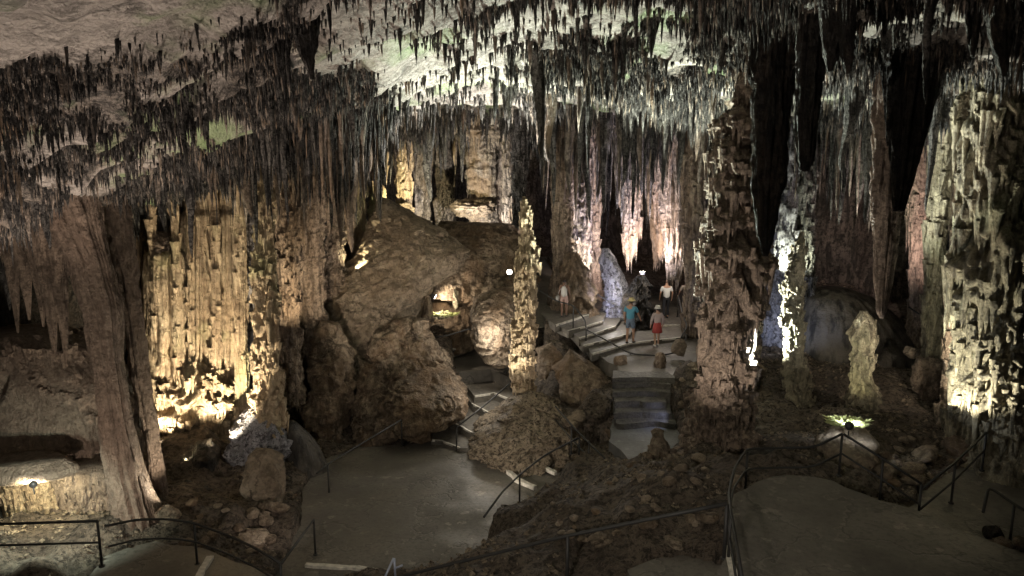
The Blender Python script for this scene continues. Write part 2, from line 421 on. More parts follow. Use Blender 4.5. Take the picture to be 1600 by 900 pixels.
def ramp_path():
    Lf = [(836,512,29),(838,485,30.5),(840,455,32.5),(843,425,36),(840,402,40)]; Rt = [(886,506,29),(884,480,30.5),(880,455,32.5),(864,425,36),(850,402,40)]
    V = []
    for t in np.linspace(0, 4, 33):
        i = min(int(t), 3); f = t - i
        a = np.array(P(*Lf[i])) * (1 - f) + np.array(P(*Lf[i+1])) * f; b = np.array(P(*Rt[i])) * (1 - f) + np.array(P(*Rt[i+1])) * f
        b[2] = a[2]
        row = [a - (0,0,.5)] + [a * (1 - q) + b * q for q in np.linspace(0, 1, 9)] + [b - (0,0,.5)]
        V += row
    o = mesh_np('upper_walkway', np.array(V), grid_quads(33, 11), M['path'])
    tag(o, 'walkway climbing away above the broad steps', 'path', kind='structure')
ramp_path()
def tube(pts, r, n=8, closed_ends=True):
    pts = [Vector(p) for p in pts]
    V = []; m = len(pts)
    rr = r if hasattr(r, '__len__') else [r] * m
    up = None
    for i, p in enumerate(pts):
        t = (pts[min(i + 1, m - 1)] - pts[max(i - 1, 0)]).normalized()
        if up is None:
            up = Vector((0, 0, 1)) if abs(t.z) < .9 else Vector((0, 1, 0))
        a = t.cross(up).normalized(); b = a.cross(t).normalized(); up = b
        for k in range(n):
            w = 2 * math.pi * k / n
            V.append(p + a * math.cos(w) * rr[i] + b * math.sin(w) * rr[i])
    Q = grid_quads(m, n, True)
    T = []
    if closed_ends:
        V.append(pts[0]); V.append(pts[-1])
        for k in range(n):
            T.append((len(V) - 2, (k + 1) % n, k)); T.append((len(V) - 1, (m - 1) * n + k, (m - 1) * n + (k + 1) % n))
    return np.array([tuple(v) for v in V]), Q, np.array(T)
def add_tube(name, pts, r, mat, parent, n=8):
    V, Q, T = tube(pts, r, n); return mesh_np(name, V, Q, mat, parent, True, T)
def strip(name, pts, w, h, mat, parent):
    """low kerb bar following pts (x,y,z of its top centre)"""
    V = []
    pts = [Vector(p) for p in pts]; fine = []
    for a, b in zip(pts[:-1], pts[1:]):
        k = max(1, int((b - a).length / .22))
        for j in range(k): fine.append(a.lerp(b, j / k))
    fine.append(pts[-1]); pts = fine
    for i, p in enumerate(pts):
        t = (pts[min(i + 1, len(pts) - 1)] - pts[max(i - 1, 0)]); t.z = 0; t.normalize()
        s = Vector((-t.y, t.x, 0)) * w / 2 * random.uniform(.75, 1.15)
        j = Vector((random.uniform(-.012, .012), random.uniform(-.012, .012), random.uniform(-.008, .008)))
        V += [p + s + j, p - s + j, p - s + j - Vector((0, 0, h)), p + s + j - Vector((0, 0, h))]
    Q = list(grid_quads(len(pts), 4, True)) + [(0, 1, 2, 3), tuple(len(V) - 4 + np.array((3, 2, 1, 0)))]
    return mesh_np(name, [tuple(v) for v in V], np.array(Q), mat, parent, False)
random.seed(4)
def staircase(steps, label, rise, painted=True, mat='path'):
    z0, f0, b0 = steps[0]
    root = empty('stone_staircase', (f0[0][0], f0[0][1], z0 - rise), label, 'stairs')
    for z, f, b in steps:
        stp = slab('step', z, f + b, rise + .12, M[mat], root, wobble=(.05 if painted else .3), cell=(.25 if painted else .12))
        if painted:
            fe = [Vector((p[0], p[1], z + .012)) for p in f]
            c = Vector((sum(p[0] for p in b) / len(b), sum(p[1] for p in b) / len(b), z))
            fe = [p + (c - p).normalized() * .035 for p in fe]
            o = strip('painted_edge', fe, .065, .07, M['paint'], root)
            w = o.parent; o.parent = stp
    return root
staircase(ST_LEFT, 'left flight of broad shallow steps with white painted edges curving behind the slim column', .32)
staircase(ST_LEFT2, 'short pair of white-edged steps above the left stair landing', .25)
staircase(ST_RIGHT, 'wide steps with white edges where visitors stand, climbing left', .17)
staircase(ST_MID, 'narrow rough dark stairs going down to the bluish path', .25, False, 'steprock')
def kerb(uvs, z, label, w=.13):
    pts = [G(u, v, z) for u, v in uvs]
    root = strip('painted_kerb', pts, w, .12, M['paint'], None)
    return tag(root, label, 'kerb')
kerb([(478,881),(560,886),(620,893),(680,903)], .07, 'long pale kerb line crossing the courtyard floor at the bottom')
kerb([(788,721),(795,735),(808,747),(836,760)], .12, 'curved white kerb beside the mound foot, the nearer one', .16)
kerb([(840,716),(850,728),(868,737)], .22, 'short white kerb between the mound and the small railing', .14)
kerb([(1138,852),(1143,880),(1150,915)], 3.37, 'white kerb at the foot of the platform corner post', .12)
kerb([(328,868),(316,888),(308,910)], 1.08, 'white block kerb on the lower left path', .16)
kerb([(62,872),(70,890),(74,910)], 1.4, 'pale kerb in the lower left corner', .16)
kerb([(1010,509),(1035,508),(1062,507)], 3.12, 'far white step edge behind the visitor in black trousers', .08)

# ------------------------------------------------------------------ formations
def smooth_axis(ax, nV):
    ax = np.array(ax, float)
    z = ax[:, 2]
    s = np.concatenate([[0], np.cumsum(np.linalg.norm(np.diff(ax[:, :3], axis=0), axis=1))])
    t = np.linspace(0, s[-1], nV)
    out = [np.interp(t, s, ax[:, k]) for k in range(ax.shape[1])]
    k = max(3, nV // 40) | 1
    ker = np.hanning(k + 2)[1:-1]; ker /= ker.sum()
    res = []
    for a in out:
        p = np.pad(a, k // 2, mode='edge'); b = np.convolve(p, ker, 'valid'); b[0] = a[0]; b[-1] = a[-1]; res.append(b)
    return res
def cones(x, y, z, L_, R_, rng, sides=4, prof=((.0, 1.5, .12), (.22, .85, 0), (.6, .55, 0))):
    n = len(x)
    a = np.linspace(0, 2 * np.pi, sides, endpoint=False)
    rows = []
    tilt = rng.normal(0, .03, (n, 2))
    for f, r, up in prof:
        rr = (R_ * r)[:, None] * rng.uniform(.75, 1.25, (n, sides))
        zz = z - L_ * f + up
        rows.append(np.stack([x[:, None] + rr * np.cos(a) + (tilt[:, 0] * L_ * f)[:, None], y[:, None] + rr * np.sin(a) + (tilt[:, 1] * L_ * f)[:, None], np.repeat(zz[:, None], sides, 1)], -1))
    V = np.stack(rows, 1).reshape(n, -1, 3)
    tip = np.stack([x + tilt[:, 0] * L_, y + tilt[:, 1] * L_, z - L_], -1)[:, None]
    V = np.concatenate([V, tip], 1)
    k = V.shape[1]
    m_ = len(prof); Q = grid_quads(m_, sides, True)[:, ::-1]
    j = np.arange(sides)
    T = np.stack([(m_-1) * sides + j, (m_-1) * sides + (j + 1) % sides, np.full(sides, m_ * sides)], -1)[:, ::-1]
    off = (np.arange(n) * k)[:, None, None]
    return V.reshape(-1, 3), (Q[None] + off).reshape(-1, 4), (T[None] + off).reshape(-1, 3)
def column_mesh(ax, nA=64, nV=160, fl=.12, ff=9, led=.25, lf=1.6, fringe=.25, rough=.12, seed=1, sq=1.0, cut=.16, lump=.15, drips=0, dl=.3, pv=1.0):
    """ax: bottom to top list of (x,y,z,r). sq flattens across y."""
    x0, y0, z0, r0 = smooth_axis(ax, nV)
    a = np.linspace(0, 2 * np.pi, nA, endpoint=False)[None, :]
    ca, sa = np.cos(a), np.sin(a)
    zz = z0[:, None]; R = np.maximum(r0[:, None], .004)
    # ribs running down the surface
    k = ff / 6.28
    ribs = ridge(ca * k * 1.6 + seed, sa * k * 1.6, zz * .12 + seed * 3, 2, seed)
    d = (ribs - .55) * fl * 2
    # ledges of dripstone, lip below, drips on the lip
    drip = vn(ca * 2.6 * k + 7, sa * 2.6 * k, zz * .15, seed + 3) * .9 + vn(ca * 6 * k + 7, sa * 6 * k, zz * .3, seed + 4) * .1 - .5
    for lfq, la, ph in ((lf * .75, 1.0, 3.0), (lf * 1.9, .42, 5.0)):
        hz = zz + (fbm(ca * 1.1 + ph, sa * 1.1, zz * .3, 2, seed + 2) ) * ph * .55 * pv / lfq + drip * fringe * 1.6
        t = hz * lfq + seed * .37 + ph
        fi = np.floor(t); f = t - fi
        amp = .15 + .95 * _h(fi, fi * 0 + seed, fi * 0, 77)
        amp = amp * sstep(.12, .5, vn(ca * 1.3 + fi * 3.3, sa * 1.3, fi * 1.7, seed + 5))
        bul = sstep(0, cut, f) * (1 - sstep(.35, 1.0, f))
        d = d + led * la * amp * (bul * 1.6 - .3) + bul * drip * led * amp * la * .6
    d = d + lump * fbm(ca * .9 + seed, sa * .9, zz * .8 / np.maximum(r0.mean(), .2) * .5, 3, seed + 9) 
    d = d + rough * fbm(ca * 3 + seed, sa * 3, zz * 3.0 / max(r0.max(), .3) * .6, 4, seed + 15)
    d = d - np.median(d)
    rr = R * np.maximum(1 + d, .15)
    Xv = x0[:, None] + rr * ca; Yv = y0[:, None] + rr * sa * sq; Zv = zz + 0 * a
    V = np.stack([Xv, Yv, Zv], -1).reshape(-1, 3)
    V = np.vstack([V, [[x0[0], y0[0], z0[0]], [x0[-1], y0[-1], z0[-1]]]])
    Q = grid_quads(nV, nA, True)
    j = np.arange(nA); j2 = (j + 1) % nA
    T = np.concatenate([np.stack([np.full(nA, nA * nV), j2, j], -1), np.stack([np.full(nA, nA * nV + 1), (nV - 1) * nA + j, (nV - 1) * nA + j2], -1)])
    if drips:
        rs = np.random.RandomState(seed + 900)
        st_ = max(1, int(nV * .12 / max(z0[-1] - z0[0], .5)))
        gr = np.zeros_like(rr); gr[st_:] = rr[st_:] - rr[:-st_]
        gr[:st_ + 2] = 0; gr[-3:] = 0
        cand = np.argwhere(gr > .05 * R)
        if len(cand):
            c = cand[rs.randint(len(cand), size=drips)]
            px_, py_, pz_ = Xv[c[:, 0], c[:, 1]], Yv[c[:, 0], c[:, 1]], Zv[c[:, 0], c[:, 1]]
            Ld = dl * rs.gamma(2.2, .45, drips); Rd = rs.uniform(.028, .055, drips) * (dl / .3) ** .5 + Ld * .04
            mx, my = x0[c[:, 0]], y0[c[:, 0]]
            px_ = mx + (px_ - mx) * .95; py_ = my + (py_ - my) * .95
            V2, Q2, T2 = cones(px_, py_, pz_ + .05, Ld, Rd, rs, 5)
            Q = np.vstack([Q, Q2 + len(V)]); T = np.vstack([T, T2 + len(V)]); V = np.vstack([V, V2])
    return V, Q, T
def pxaxis(pts, Y, ydrift=0.0, sc=1.0):
    """pts: (u, v, width px) from bottom to top at depth Y"""
    out = []
    n = len(pts)
    for i, p in enumerate(pts):
        y = Y + ydrift * i / max(1, n - 1)
        x, y, z = P(p[0], p[1], y)
        out.append((x, y, z, p[2] * .5 * y / F * .985 * sc))
    return out
def column(name, cat, label, pts, Y, mat, group=None, to_ceiling=None, ydrift=0, sink=.5, sq=1.0, **kw):
    ax = pxaxis(pts, Y, ydrift)
    if to_ceiling:
        x, y, z, r = ax[-1]
        cz = float(ceil_full(np.array(x), np.array(y)))
        if cz > z + .3: ax.append((x + to_ceiling[0], y, cz + .4, r * to_ceiling[1]))
    if sink and name != 'stalactite':
        x, y, z, r = ax[0]; ax.insert(0, (x, y, z - sink, r * 1.05))
    V, Q, T = column_mesh(ax, sq=sq, **kw)
    og = (ax[0][0], ax[0][1], ax[0][2])
    o = mesh_np(name, V, Q, M[mat], None, True, T, origin=og)
    tag(o, label, cat, group)
    return o

# hero columns
column('limestone_column', 'column', 'huge ledged brown column with a bulging foot, the thickest in the middle right',
   [(1126,700,104),(1124,650,100),(1132,600,80),(1130,560,74),(1134,520,80),(1142,470,76),(1147,400,76),(1152,330,80),(1156,285,78),(1164,240,74),(1172,180,72),(1180,130,70),(1188,60,76)], 19, 'tan',
   to_ceiling=(.1, 1.5), nA=160, nV=420, fl=.10, ff=20, led=.52, lf=1.5, fringe=.12, rough=.07, seed=3, cut=.09, drips=1100, dl=.26, pv=.4)
column('limestone_column', 'stalagmite', 'slim brightly lit knobbly stalagmite rising from the mound in the centre',
   [(820,655,36),(818,620,28),(816,575,34),(818,540,26),(820,500,28),(820,450,24),(824,420,30),(826,390,20),(822,350,17),(820,325,11),(818,312,4)], 25, 'flow',
   nA=90, nV=420, fl=.14, ff=12, led=.55, lf=2.8, fringe=.08, rough=.16, seed=8, cut=.12, drips=900, dl=.15)
column('limestone_column', 'column', 'massive yellow green column with deep drip curtains at the right edge',
   [(1572,725,150),(1575,660,140),(1570,600,120),(1572,540,112),(1568,480,104),(1565,430,110),(1562,380,118),(1558,320,118),(1560,260,108),(1565,200,100),(1568,130,96)], 17.3, 'yellow',
   to_ceiling=(.2, 1.3), nA=160, nV=380, fl=.14, ff=18, led=.36, lf=1.2, fringe=.14, rough=.09, seed=12, cut=.10, drips=1500, dl=.4)
column('stalagmite', 'stalagmite', 'stubby stalagmite with a yellow green top, under the long pointed stalactite',
   [(1350,655,50),(1350,610,38),(1347,580,28),(1350,560,42),(1349,545,30),(1350,528,44),(1352,514,38),(1351,500,24),(1350,486,8)], 21, 'yellow',
   nA=90, nV=200, fl=.10, ff=12, led=.34, lf=2.0, fringe=.03, rough=.08, cut=.25, seed=16, lump=.05, drips=60, dl=.08)
column('stalagmite', 'stalagmite', 'thin tall yellow stalagmite between the huge column and the dark mud dome',
   [(1246,650,46),(1246,600,34),(1240,555,28),(1239,510,30),(1240,450,28),(1247,400,20),(1252,375,10),(1254,362,4)], 22, 'yellow',
   nA=64, nV=220, fl=.12, ff=10, led=.36, lf=3.6, fringe=.06, rough=.2, seed=19, drips=350, dl=.14)
column('stalactite', 'stalactite', 'very long pointed stalactite hanging over the stubby stalagmite',
   [(1377,497,5),(1377,488,14),(1380,440,26),(1384,380,36),(1386,300,50),(1394,220,58),(1403,120,66),(1410,30,80)], 17, 'tan',
   to_ceiling=(.1, 1.4), nA=90, nV=300, fl=.26, ff=14, led=.08, lf=.8, fringe=.5, rough=.16, seed=22, sink=0)
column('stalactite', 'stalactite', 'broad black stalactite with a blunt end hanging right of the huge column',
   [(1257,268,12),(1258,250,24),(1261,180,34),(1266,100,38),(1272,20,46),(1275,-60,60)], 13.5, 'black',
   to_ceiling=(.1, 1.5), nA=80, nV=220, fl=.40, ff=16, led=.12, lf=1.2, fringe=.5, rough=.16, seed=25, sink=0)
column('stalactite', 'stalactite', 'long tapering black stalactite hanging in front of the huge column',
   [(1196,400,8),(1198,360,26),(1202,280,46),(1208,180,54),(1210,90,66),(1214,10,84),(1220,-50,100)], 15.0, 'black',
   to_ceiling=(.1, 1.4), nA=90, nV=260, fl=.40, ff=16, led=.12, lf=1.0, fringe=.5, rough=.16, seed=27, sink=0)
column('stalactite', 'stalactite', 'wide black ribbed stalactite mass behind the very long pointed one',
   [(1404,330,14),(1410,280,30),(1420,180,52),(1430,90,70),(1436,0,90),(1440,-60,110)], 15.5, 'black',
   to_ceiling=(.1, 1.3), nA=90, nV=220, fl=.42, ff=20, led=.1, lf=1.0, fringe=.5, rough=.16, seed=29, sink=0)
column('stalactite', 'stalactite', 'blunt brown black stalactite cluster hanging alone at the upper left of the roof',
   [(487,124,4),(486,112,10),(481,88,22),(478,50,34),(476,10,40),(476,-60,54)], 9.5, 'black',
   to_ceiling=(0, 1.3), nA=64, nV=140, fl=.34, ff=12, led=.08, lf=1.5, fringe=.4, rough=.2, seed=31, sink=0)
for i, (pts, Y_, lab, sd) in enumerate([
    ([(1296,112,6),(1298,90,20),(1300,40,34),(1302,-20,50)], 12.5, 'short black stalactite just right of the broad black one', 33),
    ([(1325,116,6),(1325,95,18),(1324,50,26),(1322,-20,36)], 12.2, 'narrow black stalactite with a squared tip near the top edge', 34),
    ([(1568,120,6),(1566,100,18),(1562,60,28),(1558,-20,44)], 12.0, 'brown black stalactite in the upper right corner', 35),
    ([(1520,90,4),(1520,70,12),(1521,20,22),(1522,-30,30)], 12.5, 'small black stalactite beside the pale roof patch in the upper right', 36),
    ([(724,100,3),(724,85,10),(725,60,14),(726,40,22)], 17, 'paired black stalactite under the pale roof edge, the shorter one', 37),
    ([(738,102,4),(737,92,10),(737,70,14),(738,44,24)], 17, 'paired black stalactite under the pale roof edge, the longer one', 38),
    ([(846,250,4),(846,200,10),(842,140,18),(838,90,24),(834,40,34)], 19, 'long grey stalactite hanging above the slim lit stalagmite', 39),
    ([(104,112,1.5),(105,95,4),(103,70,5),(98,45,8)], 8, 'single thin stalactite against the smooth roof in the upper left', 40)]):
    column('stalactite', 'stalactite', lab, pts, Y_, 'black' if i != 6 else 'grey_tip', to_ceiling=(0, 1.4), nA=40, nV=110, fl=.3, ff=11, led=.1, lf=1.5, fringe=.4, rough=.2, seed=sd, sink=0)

# left flowstone
WARM = [  # (u, v_bottom, v_top, width, Y, seed, label)
 (262,600,392,60,22.6,51,'pale fluted flowstone column with a flat cap at the left of the glowing wall'),
 (318,640,330,62,23.2,52,'tall central flowstone pillar of the glowing wall, tinted green down its middle'),
 (352,610,330,52,23.4,53,'tall rippled flowstone pillar at the right of the glowing wall'),
 (292,620,350,44,23.8,54,'narrow ribbed flowstone pillar between the capped column and the green tinted one'),
 (228,640,380,36,24.2,55,'shadowed flowstone rib at the left end of the glowing wall'),
 (278,600,400,14,22.2,56,'thin pale rib standing out right of the capped flowstone column'),(300,610,350,12,22.5,61,'thin rib left of the green tinted pillar'),
 (338,630,330,14,22.6,64,'slender rib right of the green tinted pillar'),(376,600,320,18,22.9,65,'slender outermost rib at the right edge of the glowing wall'),(243,620,400,12,22.2,66,'thinnest rib at the left of the capped flowstone column')]
for u, vb, vt, w, Y_, sd, lab in WARM:
    column('flowstone_column', 'column', lab, [(u+2,vb+30,w*1.35),(u+2,vb,w*1.2),(u,vb-60,w),(u,(vb+vt)/2,w*1.05),(u-2,vt+30,w),(u-2,vt+4,w*.96),(u-2,vt-2,w*.7)], Y_, 'flow',
       to_ceiling=(None if u == 262 else (0, 1.1)), nA=150, nV=280, fl=.36, ff=22, led=.03, lf=1.0, fringe=.1, rough=.10, seed=sd, drips=50, dl=.35)
column('flowstone_column', 'stalagmite', 'small knobbly stump of flowstone sitting above the capped column', [(252,396,26),(252,385,30),(252,370,24),(250,362,14)], 22.4, 'tan', nA=48, nV=60, led=.3, lf=4, seed=57, sink=.1)
column('flowstone_mound', 'flowstone', 'glowing lower apron of flowstone with thin drip curtains under the pillars', [(285,690,150),(283,660,150),(285,620,140),(288,585,96),(290,565,50)], 22.6, 'flow', nA=160, nV=130, fl=.18, ff=24, led=.3, lf=1.7, fringe=.15, rough=.12, seed=58, sq=.6, drips=700, dl=.3)
column('limestone_column', 'column', 'ledged narrow column lit from its left side, right of the glowing flowstone wall', [(420,650,52),(420,610,40),(414,560,36),(418,500,34),(414,450,30),(412,400,28),(414,340,24),(408,300,30)], 22, 'flow', to_ceiling=(0,1.5), nA=80, nV=300, fl=.12, ff=10, led=.4, lf=2.2, fringe=.1, rough=.2, seed=60, drips=500, dl=.2)
# left near drapery columns
column('drapery_column', 'column', 'smooth brown drapery column leaning from the left roof to the ground', [(212,800,72),(196,740,60),(180,650,46),(168,560,44),(158,480,58),(140,410,60),(124,370,70)], 17, 'brownwall', to_ceiling=(-.3,1.5), nA=140, nV=280, fl=.20, ff=26, led=.04, lf=.8, fringe=.1, rough=.09, cut=.3, seed=62)
column('drapery_column', 'column', 'dark mottled thin column beside the leaning brown drapery', [(246,760,30),(240,700,22),(222,600,26),(208,500,30),(196,420,34),(185,370,40)], 18.5, 'brownwall', to_ceiling=(-.2,1.4), nA=64, nV=240, fl=.24, ff=12, led=.1, lf=1.3, fringe=.4, rough=.2, seed=63)
# the brown wall at far left, with its niche (bulging sheets)
def bigrock(name, cat, label, pts, Y, mat, **kw):
    return column(name, cat, label, pts, Y, mat, **kw)
bigrock('rock_wall', 'rock wall', 'huge brown wall of drip covered rock filling the lower left', [(92,730,250),(95,700,262),(90,640,250),(80,580,210),(60,540,180),(40,515,130)], 19.2, 'brownwall', nA=200, nV=200, fl=.10, ff=26, led=.10, lf=1.2, fringe=.2, rough=.12, seed=70, sink=.3, sq=.7, drips=1200, dl=.25)
bigrock('rock_wall', 'rock wall', 'ribbed lower band of the brown wall standing right of the lit niche', [(150,815,130),(150,780,124),(148,745,122),(146,725,120)], 17.6, 'brownwall', nA=150, nV=90, fl=.22, ff=26, led=.12, lf=1.5, fringe=.2, rough=.12, drips=500, dl=.25, seed=71, sink=.6, sq=.7)
bigrock('rock_shelf', 'rock', 'smooth overhanging brown rock shelf above the lit niche', [(40,742,150),(40,736,170),(40,728,165),(40,716,120)], 16.7, 'brownwall', nA=120, nV=40, fl=.04, ff=8, led=.02, lf=1, rough=.08, seed=72, sink=0, sq=.55)
bigrock('flowstone_mound', 'flowstone', 'brightly lit yellowish drip flowstone inside the low niche', [(60,815,100),(58,790,104),(56,765,108),(54,742,108)], 17.5, 'flow', nA=140, nV=100, fl=.3, ff=28, led=.3, lf=2.2, fringe=.1, rough=.2, drips=500, dl=.15, seed=73, sink=.3, sq=.5)
for i, (u, v, l_, w) in enumerate([(70,380,180,30),(52,360,150,24),(88,370,205,26),(30,350,150,26),(12,330,190,26)]):
    lab = ['broad pale drapery fold hanging left of the dark recess', 'narrow drapery fold hanging second from the dark recess', 'longest drapery fold hanging at the edge of the dark recess', 'drapery fold hanging near the left edge of the wall', 'drapery fold hanging at the very left edge'][i]
    column('stalactite', 'drapery', lab, [(u+16,v+l_,3),(u+12,v+l_*.7,w*.45),(u+5,v+l_*.35,w*.9),(u-2,v,w*1.5),(u-6,v-40,w*1.8)], 16.8, 'tan', to_ceiling=(-.1,1.3), nA=44, nV=110, fl=.34, ff=13, led=.03, rough=.08, seed=80+i, sink=0)

# mid distance columns and curtains: (u, vb, vt, wb, wt, Y, mat, label, seed)
MID = [
 (878,430,240,30,34,31,'tan','dull brown column directly right of the slim stalagmite top'),
 (905,470,215,34,34,33,'pale_tip','pale plated column behind the walkway visitor'),
 (926,430,200,22,28,34.5,'tan','narrow orange brown column left of the blue lit stalagmite'),
 (1083,545,170,26,34,29,'tan','square sided brown column beside the railing end'),
 (1101,400,210,20,26,31,'pale_tip','pinkish lit sliver of column touching the huge column'),
 (1168,640,330,34,40,23,'pale_tip','pale column partly hidden behind the right side of the huge column'),
 (1215,600,300,46,50,27,'blue','blue white lit mottled column right of the huge column'),
 (1258,420,200,26,30,27,'grey_tip','grey column above the thin yellow stalagmite'),
 (1300,430,220,40,60,33,'pale_tip','orange tinged column above the dark mud slope'),
 (1335,440,190,36,50,31,'grey_tip','dull grey column left of the very long stalactite'),
 (1437,480,200,26,44,26,'tan','brown tapering column right of the very long stalactite'),
 (1480,470,230,30,40,24,'grey_tip','dark grey column left of the massive yellow green one'),
 (1460,560,380,30,26,23,'yellow','lumpy greenish column stub beside the lit corner at right'),
 (1506,540,200,24,30,20.5,'yellow','yellowish ribbed column adjoining the massive one on its left'),
 (1492,640,500,40,30,20,'palerock','white lit bank of drips beside the paired lamps'),
 (632,345,190,20,26,38,'flow','segmented tan column left of the far alcove'),
 (660,330,190,22,40,41,'pale_tip','far pale column at the back of the alcove'),
 (695,345,190,24,36,42,'pale_tip','far grey brown column behind the big boulder peak'),
 (760,345,230,60,64,40,'pale_tip','wide squat drapery block high in the far centre'),
 (812,360,180,18,24,36,'grey_tip','thin grey column just left of the slim stalagmite tip'),
 (795,350,200,16,20,38,'pale_tip','thin bright column in the far centre'),
 (555,380,190,30,44,33,'flow','orange tinged column behind the left of the boulder'),
 (590,345,180,24,34,36,'flow','orange and white streaked column above the boulder peak'),
 (520,420,200,34,60,29,'tan','broad pale curtain column left of the boulder slope'),
 (484,480,200,38,64,27,'tan','mottled curtain column third from the glowing wall'),
 (452,560,210,28,50,25,'tan','dark streaked curtain column second from the glowing wall'),
 (392,560,300,30,44,24.5,'blue','bluish shadowed column at the right of the glowing wall'),
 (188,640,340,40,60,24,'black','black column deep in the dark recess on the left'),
 (1590,430,180,50,60,19,'yellow','olive column at the right edge behind the massive one'),
]
for i, (u, vb, vt, wb, wt, Y_, mt, lab) in enumerate(MID):
    column('limestone_column', 'column', lab, [(u,vb+20,wb*1.3),(u,vb,wb*1.1),(u,(vb*2+vt)/3,wb*.95),(u,(vb+vt*2)/3,(wb+wt)/2),(u,vt,wt)], Y_, mt, to_ceiling=(0,1.6),
       nA=64, nV=220, fl=.24, ff=11, led=(.34 if i % 2 else .16), lf=1.4 + (i % 3) * .5, fringe=.15, rough=.16, cut=.22, seed=100 + i * 3, sink=1.2, drips=260, dl=.4)
for u, vb, vt, w, Y_, sd, lab in [(986,405,170,44,33.5,191,'wide pinkish pale stalactite hanging above the visitor in blue'),(1030,415,200,36,36,192,'pale ribbed stalactite behind the bright lamp'),
      (1056,438,190,56,33,193,'broad pale drapery tapering to a point left of the square brown column'),(1036,400,190,26,34.5,194,'narrow pale stalactite between the two broad ones behind the visitors')]:
    column('stalactite', 'stalactite', lab, [(u-3,vb,4),(u-2,vb-18,w*.35),(u,vb-60,w*.62),(u,(vb+vt)/2,w*.9),(u,vt,w*1.15)], Y_, 'pale_tip', to_ceiling=(0,1.4), nA=64, nV=180, fl=.32, ff=13, led=.14, lf=1.2, rough=.16, seed=sd, sink=0, drips=200, dl=.4)
column('stalagmite', 'stalagmite', 'leaning pale stalagmite glowing blue behind the visitor in blue', [(962,495,44),(966,460,40),(958,430,34),(950,405,26),(946,388,10)], 31, 'blue', nA=72, nV=120, fl=.1, ff=9, led=.2, lf=2, rough=.25, seed=201, sink=.5)
column('stalagmite', 'stalagmite', 'dark thick stalagmite between the blue lit one and the visitor in blue', [(905,485,56),(900,450,50),(897,420,40),(893,395,20)], 30.5, 'boulder', nA=72, nV=100, led=.2, lf=2, rough=.25, seed=202, sink=.5)
column('stalagmite', 'stalagmite', 'dark knobbly stalagmite right behind the visitor in blue', [(1000,500,46),(998,470,40),(1000,445,30),(1002,430,12)], 30, 'black', nA=72, nV=100, led=.25, lf=2, rough=.25, seed=203, sink=.5)
column('stalagmite', 'stalagmite', 'tiny knobbly stalagmite on the mound crest', [(1028,702,30),(1028,692,28),(1028,682,16),(1028,676,20),(1027,670,10)], 18.8, 'palerock', nA=48, nV=60, led=.35, lf=5, rough=.3, seed=204, sink=.3)
column('stalagmite', 'stalagmite', 'short reddish stump between the landing and the narrow stairs', [(1030,585,18),(1031,570,18),(1032,556,16),(1032,551,8)], 24.6, 'boulder', nA=40, nV=50, led=.3, lf=4, rough=.3, seed=205, sink=.3)
column('flowstone_mound', 'flowstone', 'large smooth dark mud coloured flowstone dome with a pale run down its middle', [(1340,650,250),(1338,600,250),(1330,540,220),(1318,490,160),(1305,462,110),(1300,450,50)], 27, 'mud', nA=160, nV=120, fl=.05, ff=16, led=.03, lf=.6, rough=.04, seed=206, sink=1, sq=.8, lump=.06)
column('flowstone_mound', 'flowstone', 'small smooth grey flowstone chute at the left of the courtyard', [(478,735,70),(472,705,58),(462,680,44),(452,660,20)], 22.6, 'mud', nA=72, nV=60, fl=.05, led=.03, rough=.06, seed=207, sink=.5)

# boulders: convex blocks cut by random planes, then roughened
def boulder_mesh(c, s, seed, nfac=14, rough=.08, sub=5, rot=0.0, pts=None, sharp=.75):
    rs = np.random.RandomState(seed)
    n = 2 ** sub * 5
    th = np.linspace(0, np.pi, n // 2)[:, None]; ph = np.linspace(0, 2 * np.pi, n, endpoint=False)[None, :]
    D = np.stack([np.sin(th) * np.cos(ph), np.sin(th) * np.sin(ph), np.cos(th) + 0 * ph], -1)
    N = rs.normal(size=(nfac, 3)); N /= np.linalg.norm(N, axis=1)[:, None]
    h = rs.uniform(sharp - .12, sharp + .15, nfac)
    dn = np.maximum(D @ N.T, 1e-3)
    r = np.minimum(1.0, (h / dn).min(-1))
    r = r * (1 + rough * fbm(D[..., 0] * 1.6 + seed, D[..., 1] * 1.6, D[..., 2] * 1.6, 3, seed) + rough * .55 * fbm(D[..., 0] * 6 + seed, D[..., 1] * 6, D[..., 2] * 6, 4, seed + 3) - rough * .5 * ridge(D[..., 0] * 3 + seed, D[..., 1] * 3, D[..., 2] * 3, 2, seed + 4))
    Vv = D * r[..., None] * np.array(s)
    c_, s_ = math.cos(rot), math.sin(rot)
    Vx = Vv[..., 0] * c_ - Vv[..., 1] * s_; Vy = Vv[..., 0] * s_ + Vv[..., 1] * c_
    V = np.stack([Vx + c[0], Vy + c[1], Vv[..., 2] + c[2]], -1).reshape(-1, 3)
    return V, grid_quads(len(th), n, True)[:, ::-1]
def boulder(label, u, v, w, h, Y, mat, seed, name='boulder', cat='boulder', group=None, dep=1.0, parent=None, **kw):
    x, y, z = P(u, v, Y); k = Y / F
    s = (w * .5 * k, w * .5 * k * dep, h * .5 * k)
    V, Q = boulder_mesh((x, y, z), s, seed, **kw)
    o = mesh_np(name, V, Q, M[mat], None, True, origin=(x, y, z - s[2]))
    return tag(o, label, cat, group)
